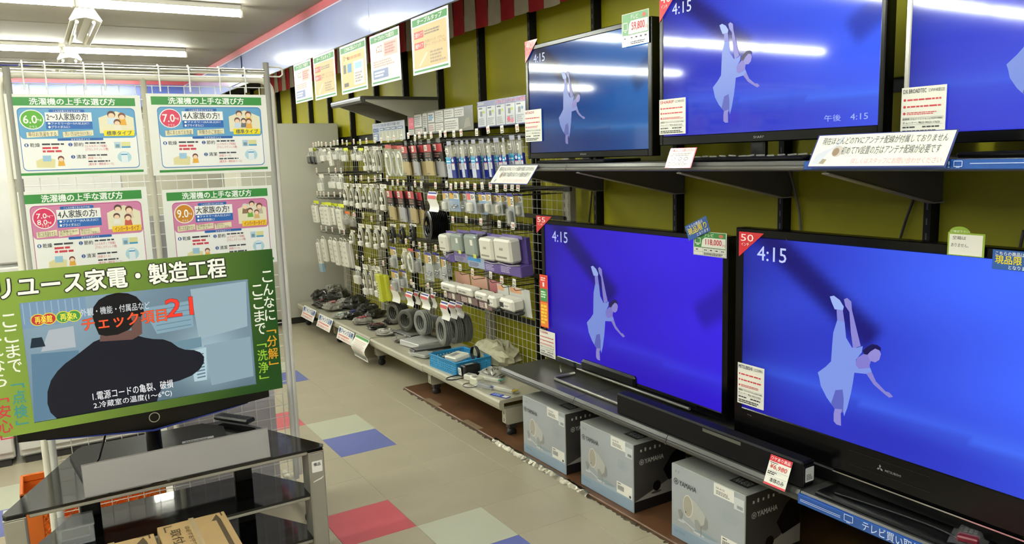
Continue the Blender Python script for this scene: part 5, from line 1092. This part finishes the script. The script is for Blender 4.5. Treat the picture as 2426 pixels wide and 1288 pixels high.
for row, L in ITEMS.items():
    for kind, px, hw, ty, by, v in sorted(L, key=lambda q: q[1]):
        fn, desc, cat = PROD[kind]
        k = (row, kind, v[:1] if kind in ('cable', 'strip', 'bag', 'blister', 'box', 'lan') else '')
        dsc = desc
        if kind == 'cable': dsc = ('black ' if v == 'k' else 'white ')+desc
        if kind == 'strip': dsc = {'y': 'white power strip with yellow header', 'b': 'white power strip with blue-grey end', 'g': 'yellow-green boxed strip'}.get(v, desc)
        if kind == 'bag': dsc = {'k': 'bagged black adapter', 'g': 'bagged grey adapter'}.get(v[0], 'bagged white adapter')
        if kind == 'blister': dsc = {'b': 'blue', 'w': 'white'}.get(v[0], 'grey')+' blister card with small accessory'
        if kind == 'lan': dsc = {'g': 'grey network unit pack'}.get(v[0], 'white boxed network unit with purple packaging')
        if kind == 'box': dsc = {'a': 'carded white adapter with black lead'}.get(v[0], 'white unit on a brown box')
        n = cnt.get(k, 0); cnt[k] = n+1
        X = {'lan': 2.19, 'box': 2.19}.get(kind, 2.17+.03*(n % 2))
        fr, W, H = prodframe(px, hw, ty, by, X)
        t = thing(kind_name := {'bag': 'adapter_bag', 'cable': 'cable_bundle', 'loop': 'cable_loop_pack', 'black': 'aerial_cable_pack', 'blue': 'cable_pack', 'strip': 'power_strip', 'blister': 'blister_pack', 'lan': 'network_pack', 'box': 'adapter_pack'}[kind], fr.p(W/2, 0, 0), '%s, %s from the left in the %s hook row' % (dsc, ORD[n], row), cat, '%s in the %s hook row' % (cat+'s', row))
        if v[:1] == 'g' and kind == 'strip':
            MB().fbox(fr, 0, 0, 0, W, H*.92, .035, ygreen, .004).build('pack_body', t); b = MB(); b.rect(fr, W*.1, H*.1, W*.5, H*.7, C('d8d8a0'), .0356); b.dash(fr, W*.15, H*.15, W*.45, H*.65, 6, C('7a7a40'), .036, 3); b.build('pack_print', t); hang(fr, W, H*.92, t)
        else: fn(t, fr, W, H, v)

# cable coils with paper tags
def coil(cx, cy, rpx, X, m, thick, tagp, label, twist=0.0):
    c = onx(cx, cy, X); rr = abs(onx(cx, cy-rpx, X).z-c.z)
    t = thing('cable_coil', (c.x, c.y, c.z-rr), label, 'cable coil', 'hanging cable coils')
    ax = Vector((1, twist, 0)).normalized()
    nt_ = max(4, int(thick/.011))
    for i in range(nt_):
        o = c+ax*(thick*(i/(nt_-1)-.5)); q = rr*.13
        prof = [(rr-q*2.2+q*math.cos(a)*(1 if math.cos(a) < 0 else 2.2), q*.55*math.sin(a)) for a in [2*math.pi*k/8 for k in range(9)]]
        MB().lathe(o, ax, prof, m, 22).build('cable_turn', t)
    for a in (.5, 2.6, 4.6):
        p = c+Vector((0, math.cos(a), math.sin(a)))*(rr*.8); MB().tube([p+ax*(-thick*.62), p+ax*(thick*.62)], .0025, C('c8c8c0', .3), 5).build('tie', t)
    if tagp:
        x0, y0, x1, y1 = tagp; Xf = X-thick*.5-.02; a = onx(x0, y0, Xf); e = onx(x1, y1, Xf); W = max(.028, (a.y-onx(x0+abs(x1-x0), y0, Xf).y)); H = a.z-e.z
        b = MB(); n = 6; vs_ = []
        for j in range(n+1):
            s = j/n; bow = .009*math.sin(s*2.2*math.pi)
            for u in (0, 1): vs_.append((Xf+bow, a.y-W*u, e.z+H*s))
        b.add(vs_, [(2*j, 2*j+1, 2*j+3, 2*j+2) for j in range(n)], paper, True)
        frt = frX(Xf, a.y, e.z); b.build('paper_tag', t)
        b = MB()
        b.rect(frX(Xf+.002, a.y, e.z), W*.06, H*.86, W*.94, H*.97, C('3c3c94', .3), .004); b.rect(frX(Xf-.007, a.y, e.z), W*.06, H*.64, W*.94, H*.82, C('d8646a', .3), .004); b.build('tag_print', t)
    return t
kcoil = mat('black_coil', '121212', .25, bump=.4, scale=60); gcoil = mat('grey_coil', '74756f', .38, bump=.3, scale=60); dcoil = mat('dark_grey_coil', '47463f', .4, bump=.3, scale=60)
coil(1033, 533, 36, 2.24, kcoil, .11, (1014, 453, 1036, 502), 'large shiny black cable coil with white tag beside the aerial packs', -.15)
coil(937, 740, 25, 2.24, dcoil, .05, (926, 668, 944, 718), 'dark grey cable coil, leftmost of the coils hanging over the base shelf', .2)
coil(951, 741, 24, 2.31, dcoil, .04, (947, 672, 957, 712), 'dark grey cable coil hanging just behind the leftmost one', .2)
coil(967, 757, 25, 2.24, dcoil, .06, (962, 688, 977, 726), 'dark grey cable coil hanging second from the left, seen almost edge-on', .35)
coil(986, 756, 24, 2.31, dcoil, .04, (982, 686, 993, 722), 'dark grey cable coil behind the edge-on one', .3)
coil(1003, 763, 29, 2.24, gcoil, .05, (997, 692, 1016, 734), 'grey cable coil in the middle of the hanging coils', .1)
coil(1028, 778, 31, 2.33, gcoil, .04, (1022, 690, 1032, 730), 'grey cable coil hanging edge-on in the gap left of the three largest', .9)
coil(1052, 783, 34, 2.20, gcoil, .040, (1044, 711, 1062, 760), 'pale grey cable coil nearest the aisle, front one of three large coils', -.1)
coil(1079, 780, 33, 2.28, gcoil, .040, (1064, 712, 1080, 756), 'pale grey cable coil, middle one of three large coils', -.1)
coil(1102, 776, 33, 2.355, gcoil, .036, (1079, 712, 1096, 754), 'pale grey cable coil, rearmost of three large coils', -.1)

# ================================================================ signboards over the accessories
def hboard(px, X, label, fn):
    fr, W, H = shX(X, *px); b = MB(); fn(b, fr, W, H); return tag(b.build('header_board'), label, 'board')
def f1(b, fr, W, H):
    b.fbox(fr, 0, 0, -.003, W, H, 0, C('c9cfdc', .2)); bl = C('3f5690', .3); b.text(fr, 'テーブルタップ 差込口数・延長コード 比較 一覧表', W*.04, H*.78, W*.86, H*.94, bl, .0006, .012)
    b.rect(fr, W*.02, H*.50, W*.20, H*.72, bl, .0006); b.text(fr, 'タップ', W*.05, H*.54, W*.17, H*.67, paper, .0009); b.rect(fr, W*.02, H*.04, W*.20, H*.45, C('5f74a6', .3), .0006); b.dash(fr, W*.05, H*.08, W*.17, H*.40, 3, paper, .0009, 3)
    for i in range(4): u = W*(.24+.185*i); b.rect(fr, u, H*.56, u+W*.165, H*.72, C('5f7292', .3), .0006); b.dash(fr, u+W*.02, H*.60, u+W*.14, H*.68, 1, paper, .0009, i)
    b.rect(fr, W*.23, H*.04, W*.97, H*.53, C('c4c4b4', .25), .0006)
    for i in range(12): b.line(fr, (W*(.27+.058*i), H*.10), (W*(.265+.058*i), H*.48), W*.012, C('dcdccc' if i % 2 else 'aaa89a'), .0009)
def f2(b, fr, W, H):
    b.fbox(fr, 0, 0, -.003, W, H, 0, C('76766c', .2)); b.rect(fr, W*.015, H*.30, W*.105, H*.82, C('d83a5c', .3), .0006); b.text(fr, 'フル\nブースト\n', W*.03, H*.45, W*.09, H*.76, paper, .0009)
    for (u0, v0, u1, v1) in ((.12, .36, .24, .92), (.26, .04, .33, .93), (.345, .50, .445, .92), (.46, .70, .58, .95), (.46, .47, .58, .68), (.60, .60, .74, .96), (.75, .60, .88, .96), (.35, .08, .45, .44), (.46, .08, .58, .42), (.60, .05, .80, .55), (.13, .05, .25, .28), (.015, .04, .105, .26)):
        b.rrect(fr, W*u0, H*v0, W*u1, H*v1, H*.03, C('d2d0c8', .25), .0006); b.dash(fr, W*(u0+.008), H*(v0+.10*(v1-v0)), W*(u1-.008), H*(v1-.12*(v1-v0)), max(2, int((v1-v0)*9)), C(('8a8886', '6a6c78', 'a87880')[int(u0*40) % 3]), .0009, int(u0*97), .5)
    b.ell(fr, W*.39, H*.70, W*.028, H*.11, C('8ab4d4'), .0010); b.rect(fr, W*.28, H*.10, W*.315, H*.30, C('2c2c2e'), .0010); b.poly(fr, [(W*.87, H*.1), (W*.97, H*.16), (W*.95, H*.55), (W*.90, H*.50)], C('9a9688'), .0008)
def f3(b, fr, W, H):
    b.fbox(fr, 0, 0, -.003, W, H, 0, C('5a5a8c', .2)); b.rect(fr, W*.02, H*.84, W*.16, H*.95, C('c8c8d8'), .0006); b.text(fr, '違いなんていらない?の配線', W*.42, H*.83, W*.99, H*.97, C('f0a8c8'), .0006, .03)
    for i in range(5):
        u = W*(.015+.197*i); b.rect(fr, u, H*.04, u+W*.185, H*.79, C('ccd0d2', .25), .0006); b.rect(fr, u+W*.02, H*.70, u+W*.10, H*.75, C('5a5c70'), .0009); b.rect(fr, u+W*.05, H*.42, u+W*.10, H*.62, C('8a8c94'), .0009); b.ell(fr, u+W*.13, H*.58, W*.02, H*.06, C('b8d04a' if i < 4 else '6a9ac8'), .0009, 8); b.dash(fr, u+W*.02, H*.08, u+W*.16, H*.36, 4, C('9a9ca2'), .0009, i)
        if i == 3: b.ell(fr, u+W*.06, H*.22, W*.03, H*.10, C('d8647a'), .0010, 10); b.ell(fr, u+W*.13, H*.16, W*.03, H*.09, C('e0829a'), .0010, 10)
hboard((882, 294, 960, 329), 2.35, 'pale blue comparison board over the power strips', f1)
hboard((965, 271, 1122, 307), 2.34, 'grey board with many white panels over the black aerial packs', f2)
hboard((1130, 242, 1247, 292), 2.33, 'purple-topped board with white columns over the blue cable packs', f3)

# A3 sleeves hanging from the fascia
GRM = C('2f7a38', .6)
def tap_poster(px, kind, label):
    fr, W, H = shX(1.938, *px); fr.O.z += 0; b = MB(); b.fbox(fr, 0, 0, -.0012, W, H, 0, mat('poster_sleeve', 'd9d8cc', .34, bump=.5, scale=9), .0004)
    b.rect(fr, W*.03, H*.84, W*.97, H*.96, GRM, .0006); wt = C('e2e6de', .6); b.text(fr, {'a': 'テーブルタップの選び方', 'b': 'テーブルタップ', 'c': '三方向に回るスイッチ'}[kind], W*.18, H*.86, W*.84, H*.945, wt, .0010, .02); b.rect(fr, W*.04, H*.035, W*.96, H*.07, GRM, .0006)
    if kind == 'b':
        b.rect(fr, W*.05, H*.10, W*.95, H*.82, C('c8a878', .6), .0006)
        for i, s in enumerate(('2個タイプ', '3個タイプ')): b.rect(fr, W*.08, H*(.62-.19*i), W*.34, H*(.74-.19*i), C('c03a3c', .6), .0009); b.text(fr, s, W*.10, H*(.64-.19*i), W*.32, H*(.72-.19*i), wt, .0012, .01)
        b.text(fr, '手元側のスイッチ、マグネット、\n雷サージ、スケルトンタップなど', W*.37, H*.44, W*.93, H*.56, C('5a4a38'), .0009); b.dash(fr, W*.37, H*.64, W*.8, H*.73, 2, C('6a5a48'), .0009, 4)
        b.line(fr, (W*.2, H*.14), (W*.42, H*.34), H*.05, C('d8c8a8'), .0009); b.dash(fr, W*.5, H*.14, W*.9, H*.36, 4, C('8a7658'), .0009, 5)
    elif kind == 'a':
        b.rect(fr, W*.05, H*.10, W*.95, H*.82, C('e0dcd0', .6), .0006); b.text(fr, '6コ口', W*.22, H*.62, W*.42, H*.76, C('8a4a3c'), .0009, .02); b.rect(fr, W*.48, H*.52, W*.93, H*.80, C('e0a8a0', .6), .0009); b.dash(fr, W*.52, H*.56, W*.90, H*.77, 4, C('a85a54'), .0012, 3); b.rect(fr, W*.08, H*.12, W*.60, H*.30, C('7a86b0', .6), .0009); b.dash(fr, W*.12, H*.15, W*.55, H*.27, 2, wt, .0012, 5); b.dash(fr, W*.1, H*.34, W*.9, H*.48, 3, C('b09088'), .0009, 6)
    else:
        b.rect(fr, W*.05, H*.10, W*.95, H*.82, C('cdb47c', .6), .0006); b.rect(fr, W*.52, H*.14, W*.90, H*.62, C('ece8dc', .6), .0009); b.dash(fr, W*.56, H*.18, W*.86, H*.40, 4, C('8a8478'), .0012, 4); b.rect(fr, W*.58, H*.46, W*.82, H*.58, C('8ab4cc', .6), .0012); b.rect(fr, W*.28, H*.42, W*.44, H*.60, C('4f86b4', .6), .0009); b.rect(fr, W*.12, H*.42, W*.22, H*.60, C('5a5a58', .6), .0009); b.text(fr, '0〜6', W*.15, H*.68, W*.34, H*.78, C('5a4a38'), .0009)
        b.dash(fr, W*.3, H*.66, W*.85, H*.76, 1, C('c8742c'), .0009, 3); b.rect(fr, W*.12, H*.14, W*.3, H*.22, C('4a4440', .6), .0009)
    return tag(b.build('poster'), label, 'poster', 'power strip posters')
for px, k, s in (((695, 155, 742, 236), 'a', 'glossy power strip poster, farthest of five under the fascia'), ((741, 136, 798, 226), 'b', 'glossy tan power strip poster, second farthest under the fascia'), ((804, 113, 872, 210), 'c', 'glossy poster about a rotating switch, middle of five under the fascia'), ((875, 88, 951, 188), 'a', 'glossy power strip poster, second nearest under the fascia'), ((973, 46, 1067, 158), 'b', 'glossy tan power strip poster, nearest of five under the fascia')):
    tap_poster(px, k, s)

# junk-goods signs and a drooping leaflet on the front lip of the base shelf
for i, (BL, BR, TL) in enumerate((((713, 749), (741, 767), (721, 722)), ((749, 771), (780, 788), (758, 742)), ((797, 800), (832, 816), (804, 771)))):
    fr, W, H = lean(1.942, BL, BR, TL); b = MB(); b.fbox(fr, 0, 0, -.0015, W, H, 0, lami, .0004); bl = C('2c4f94', .3)
    for u in (.04, .84): b.rect(fr, W*u, H*.60, W*(u+.12), H*.90, bl, .0005); b.rect(fr, W*u, H*.52, W*(u+.12), H*.57, bl, .0005)
    b.text(fr, 'ジャンク品', W*.18, H*.54, W*.82, H*.92, bl, .0006, .035); b.dash(fr, W*.08, H*.30, W*.92, H*.46, 1, C('d8706c'), .0006, 3+i); b.text(fr, '返品・交換 保証はできません', W*.08, H*.08, W*.92, H*.26, C('d06464'), .0006, .01)
    tag(b.build('shelf_sign'), 'white and blue junk-goods sign on the base shelf, %s from the left' % ORD[i], 'sign', 'junk-goods signs')
fr, W, H = shX(1.966, 843, 790, 878, 858); b = MB(); n = 8
def bow(s): return -.035*math.sin(math.pi*s)**2-.02*(1-s)
def pt(u, s, d=0): return (1.968+bow(s)-d, fr.O.y-W*u, fr.O.z+H*s)
b.add([pt(u, j/n) for j in range(n+1) for u in (0, 1)], [(2*j, 2*j+1, 2*j+3, 2*j+2) for j in range(n)], lami, True)
def band(s0, s1, u0, u1, m_): b.add([pt(u, s, .0012) for s in (s0, s1) for u in (u0, u1)], [(0, 1, 3, 2)], m_)
band(.88, .98, .04, .96, GRN); 
for k in range(9): band(.78-.055*k, .80-.055*k, .10+.05*(k % 2), .90-.07*(k % 3), C(('c88a80', 'b8a890', 'a8a49a')[k % 3]))
band(.06, .26, .06, .94, C('8a8c86'))
for k in range(3): band(.09+.055*k, .115+.055*k, .12, .86-.08*k, paper)
tag(b.build('leaflet'), 'curling leaflet with green heading hanging from the base shelf lip', 'leaflet')

# ================================================================ goods lying on the base shelf
def crumple(name, c, s, m, seed, label, cat, rot=0.0, inner=None, tagc=None):
    R_ = random.Random(seed); t = thing(name, (c[0], c[1], BT), label, cat)
    n, k = 18, 9; vs_ = []; fs = []; ca, sa = math.cos(rot), math.sin(rot)
    for i in range(k+1):
        th = math.pi*i/k
        for j in range(n):
            a = 2*math.pi*j/n; f = 1+R_.uniform(-.20, .20) if 0 < i < k else 1
            sq = lambda v_, e: math.copysign(abs(v_)**e, v_)
            x = s[0]*sq(math.cos(a), .6)*math.sin(th)**.7*f; y = s[1]*sq(math.sin(a), .6)*math.sin(th)**.7*f; z = s[2]*(1+math.cos(th))*(.5)*(1+R_.uniform(-.15, .15))
            vs_.append((c[0]+ca*x-sa*y, c[1]+sa*x+ca*y, max(BT+.001, BT+z+(c[2] if len(c) > 2 else 0))))
    for i in range(k):
        for j in range(n): fs.append((i*n+j, (i+1)*n+j, (i+1)*n+(j+1) % n, i*n+(j+1) % n))
    MB().add(vs_, fs, m, False).build('film_bag', t)
    if inner:
        z = BT+s[2]*.75+(c[2] if len(c) > 2 else 0)
        for q in range(3):
            P = [(c[0]+ca*(s[0]*.6*math.cos(a))-sa*(s[1]*(.5-.08*q)*math.sin(a)), c[1]+sa*(s[0]*.6*math.cos(a))+ca*(s[1]*(.5-.08*q)*math.sin(a)), z+s[2]*.25*math.sin(3*a+q)) for a in [2*math.pi*v/16 for v in range(16)]]
            MB().tube(P, .004, inner, 5, True).build('cable_loop', t)
    if tagc: MB().fbox(Fr((c[0]-s[0]*.3, c[1]-s[1]*.2, BT+s[2]+.002+(c[2] if len(c) > 2 else 0)), (ca, sa, .1), (-sa, ca, .1)), 0, 0, 0, s[0]*.6, s[1]*.5, .001, C(tagc)).build('label_card', t)
    return t
bkbag = mat('black_cable_bag', '1d1c1a', .22, vary=.6, scale=16, bump=.7, hx2='4a4842'); clbag = mat('clear_cable_bag', '8a887e', .16, bump=.9, scale=20, vary=.35); gybag = mat('silver_bag', 'a3a198', .2, metal=.15, bump=.9, scale=22, vary=.2)
bkw = C('141414', .3); pinkw = C('8a3a44', .4)
PILE = [(745, 700, .10, .16, .10, bkbag, bkw, None), (775, 690, .11, .15, .13, clbag, bkw, None), (800, 700, .12, .14, .10, bkbag, C('55524c', .3), None), (765, 722, .08, .13, .06, bkbag, bkw, '6a2a30'), (790, 728, .09, .13, .07, clbag, pinkw, 'b06a70'), (822, 722, .10, .12, .08, gybag, C('b8b4a8', .4), None), (845, 705, .11, .15, .11, bkbag, bkw, None), (872, 722, .10, .11, .08, bkbag, bkw, None), (805, 748, .07, .10, .04, gybag, C('8ab0ac', .4), 'c8ccc0'), (838, 748, .09, .11, .06, bkbag, C('2c3468', .4), '2f3878'), (860, 760, .09, .12, .05, clbag, pinkw, '8a3440'), (890, 745, .10, .10, .06, bkbag, bkw, None), (892, 772, .08, .10, .04, bkbag, pinkw, None), (912, 785, .08, .12, .035, gybag, C('c6c4bc', .3), None), (930, 760, .08, .08, .05, bkbag, bkw, None), (950, 800, .07, .11, .03, clbag, C('9a988e', .3), None)]
for i, (px, py, a, c_, hh, m_, inn, tg) in enumerate(PILE):
    p = onz(px, py+6, BT)
    if p.x > 2.33: p = onx(px, py+6, 2.32)
    lab = {id(bkbag): 'bag of black cable', id(clbag): 'clear bag of mixed cable', id(gybag): 'silvery bag of pale cable'}[id(m_)]
    crumple('bagged_cable', (max(2.0+a, min(2.44-a, p.x)), min(7.0, p.y)), (a*.88, c_*.62, hh), m_, i+2, '%s, %s from the left in the pile on the base shelf' % (lab, ORD[i] if i < 16 else 'last'), 'cable bag', (i*37 % 60)/60-.5, inn, tg)
# flat packs
def flat(px, py, w_, d_, h_, rot, hx, label, name='flat_pack', z=0.0, film_=True):
    p = onz(px, py, BT+z); fr = Fr((p.x, p.y, BT+z+.001), (math.cos(rot), math.sin(rot), 0), (-math.sin(rot), math.cos(rot), 0))
    t = thing(name, (p.x, p.y, BT+z), label, 'pack'); MB().fbox(fr, -w_/2, -d_/2, 0, w_/2, d_/2, h_, C(hx, .3), min(.004, h_*.4)).build('body', t)
    if film_:
        R_ = random.Random(int(px)); n = 8; vs_ = [fr.p(-w_*.56+w_*1.12*i/n, -d_*.56+d_*1.12*j/n, (h_+.003 if 0 < i < n and 0 < j < n else .002)+R_.uniform(0, .003)) for j in range(n+1) for i in range(n+1)]
        MB().add(vs_, [(j*(n+1)+i, j*(n+1)+i+1, (j+1)*(n+1)+i+1, (j+1)*(n+1)+i) for j in range(n) for i in range(n)], film, True).build('film_wrap', t)
    return t
flat(975, 795, .16, .26, .03, .1, '2a2a26', 'black flat pack in clear film in the middle of the base shelf')
flat(998, 816, .20, .24, .035, .15, 'b4b4b0', 'flat white paper pack in clear film beside the black one')
flat(1020, 832, .26, .10, .03, -.1, '1c1c1c', 'slim black box half behind the blue basket')
flat(1003, 842, .10, .14, .02, .3, '9a9a92', 'crumpled silver film pack at the front of the base shelf')
# blue basket with small goods
bk_ = mat('basket_blue', '2f8fc4', .35, vary=.04)
pa = onz(1228, 888-4, BT); 
P1 = onz(1221, 884, BT); P0 = onz(1025, 862, BT)
c0 = onz(1080, 887, BT); l0 = onz(1020, 862, BT); r0 = onz(1150, 872, BT)
fr = Fr((2.008, 4.31, BT), (.07, -1, 0), (1, .07, 0)); BW, BD, BH = .31, .245, .078
t = thing('basket', (2.12, 4.15, BT), 'blue perforated plastic basket of adapters on the base shelf', 'basket')
def wallp(b, f2, L, Hh):              # a perforated side: strips around rows of round-cornered holes
    rows = 4; n = max(6, int(L/.022)); hz = Hh*.70/rows; uz = L/n
    b.fbox(f2, 0, 0, 0, L, Hh*.14, .003, bk_); b.fbox(f2, 0, Hh*.84, 0, L, Hh, .003, bk_)
    for j in range(rows+1): b.fbox(f2, 0, Hh*.14+hz*j-hz*.26, 0, L, Hh*.14+hz*j+hz*.26, .003, bk_)
    for i in range(n+1): u = min(L, uz*i); b.fbox(f2, max(0, u-uz*.28), Hh*.1, .0004, min(L, u+uz*.28), Hh*.9, .0026, bk_)
for f2, L in ((Fr(fr.p(0, 0), fr.U, (0, 0, 1)), BW), (Fr(fr.p(BW, 0), fr.V, (0, 0, 1)), BD), (Fr(fr.p(BW, BD), -fr.U, (0, 0, 1)), BW), (Fr(fr.p(0, BD), -fr.V, (0, 0, 1)), BD)):
    b = MB(); wallp(b, f2, L, BH); b.build('side', t)
MB().fbox(fr, 0, 0, .0005, BW, BD, .004, bk_).build('bottom', t)
b = MB(); b.tube([fr.p(-.003, -.003, BH), fr.p(BW+.003, -.003, BH), fr.p(BW+.003, BD+.003, BH), fr.p(-.003, BD+.003, BH)], .005, bk_, 6, True); b.build('rim', t)
def small(name, o, u, v, w_, d_, h_, hx, label, cat='adapter', cord=None, z=.006, parts=()):
    f3 = Fr(o, u, v); t = thing(name, tuple(o), label, cat); MB().fbox(f3, 0, 0, 0, w_, d_, h_, C(hx, .35), min(.006, h_*.3)).build('body', t)
    b = MB(); b.rect(f3, w_*.2, d_*.2, w_*.6, d_*.7, C('9a9a94' if hx < '8' else '8a8a86', .4), h_+.0006); b.build('rating_label', t)
    if cord:
        P = [f3.p(w_*.5+w_*.7*math.cos(a)*(1-.04*i_), -d_*.3+d_*.7*math.sin(a), .006+.002*i_) for i_ in range(2) for a in [2*math.pi*q/14 for q in range(14)]]
        MB().tube(P, .003, C(cord, .35), 5).build('cord', t)
    return t
small('router_unit', fr.p(.10, .05, .045), (0, -1, .1), (1, 0, .2), .15, .10, .03, 'cfcfc0', 'white boxed unit in clear film lying on top in the blue basket', 'unit')
small('dark_adapter', fr.p(.03, .05, .006), (0, -1, 0), (1, 0, .2), .06, .09, .05, '26282c', 'dark adapter at the left inside the blue basket')
small('grey_adapter', fr.p(.235, .13, .006), (0, -1, 0), (1, 0, 0), .06, .07, .05, '3c4240', 'dark grey adapter at the right inside the blue basket')
c = Vector(fr.p(.20, .20, .05)); t = thing('cord_ring', c, 'black ring of cord standing at the back of the blue basket', 'cord')
for i in range(3): MB().tube([c+Vector((.006*i, .045*math.cos(a), .045*math.sin(a)+.03)) for a in [2*math.pi*q/18 for q in range(18)]], .0045, bkw, 6, True).build('cord_turn', t)
# bundles in front of the basket
def pz(px, py, z=0.0): return onz(px, py, BT+z)
p = Vector((2.045, 3.982, BT)); t = small('black_adapter', (p.x, p.y, BT+.001), (.05, -1, 0), (1, .05, 0), .055, .11, .07, '131315', 'black adapter with coiled lead and white ticket in front of the blue basket', cord='141414')
b = MB(); f3 = Fr((p.x-.006, p.y+.005, BT+.012), (.1, -1, 0), (-.1, 0, 1)); b.fbox(f3, 0, 0, 0, .03, .045, .001, paper); b.dash(f3, .005, .01, .025, .035, 3, C('777777'), .0014, 2); b.build('ticket', t)
p = Vector((2.02, 3.90, BT)); small('white_adapter', (p.x, p.y, BT+.001), (.4, -1, 0), (1, .4, 0), .07, .05, .035, 'd0cec2', 'small white adapter lying just in front of the black one')
p = Vector((2.006, 3.80, BT)); small('white_adapter', (p.x, p.y, BT+.001), (.2, -1, 0), (1, .2, 0), .065, .06, .045, 'cfcdb8', 'larger cream adapter with coiled lead near the front edge of the base shelf', cord='5a5852')
crumple('bagged_lead', (2.20, 3.86), (.08, .07, .05), gybag, 41, 'silvery bag of leads behind the cream adapter', 'cable bag', .3, C('2a2a2a', .3))
for i, (px, py, L_, rot, hx, lab) in enumerate(((1160, 898, .16, .35, 'c6c4b0', 'cream stick in clear film, rear one of the sticks on the base shelf'), (1190, 922, .17, .30, 'c2c0ac', 'cream stick in clear film, front one of the sticks on the base shelf'), (1150, 915, .11, .3, '6a6c70', 'dark grey bagged stick at the front of the base shelf'), (1178, 852, .13, .1, 'b8b8a0', 'remote-like cream strip in a bag at the back of the base shelf'), (1215, 862, .09, .2, 'bcbaa4', 'short cream strip beside the low grey shelf'))):
    p = pz(px, py, .01); f3 = Fr((p.x, p.y, BT+.002), (rot, -1, 0), (1, rot, 0)); t = thing('stick_pack', (p.x, p.y, BT), lab, 'pack')
    MB().fbox(f3, -L_/2, -.014, 0, L_/2, .014, .022, C(hx, .35), .005).build('body', t)
    n = 6; R_ = random.Random(i); vs_ = [f3.p(-L_*.62+L_*1.24*q/n, -.03+.06*j/4, (.026 if 0 < j < 4 and 0 < q < n else .001)+R_.uniform(0, .008)) for j in range(5) for q in range(n+1)]
    MB().add(vs_, [(j*(n+1)+q, j*(n+1)+q+1, (j+1)*(n+1)+q+1, (j+1)*(n+1)+q) for j in range(4) for q in range(n)], film, True).build('film_bag', t)
    b = MB(); b.fbox(f3, L_*.48, -.02, .018, L_*.60, .02, .020, C(('3c8a7c', 'd8b43c', '3f5aa8')[i % 3], .3)); b.build('header_card', t)
p = pz(1160, 935); f3 = Fr((p.x, p.y, BT+.0015), (.3, -1, 0), (1, .3, 0)); b = MB(); b.fbox(f3, 0, 0, 0, .12, .04, .0015, C('2c46b0', .25)); b.rect(f3, .08, .006, .115, .034, paper, .002); b.dash(f3, .01, .006, .07, .034, 3, C('9ab0e8'), .002, 3)
tag(b.build('blue_card'), 'small blue packaging card at the front corner of the base shelf', 'card')
p = onz(1152, 850, BT); crumple('foam_bag', (2.345, 4.06), (.07, .17, .15), mat('foam_wrap', 'a6a286', .5, bump=.6, scale=30, vary=.1), 77, 'large crumpled beige bag leaning on the post behind the blue basket', 'bag', .2)
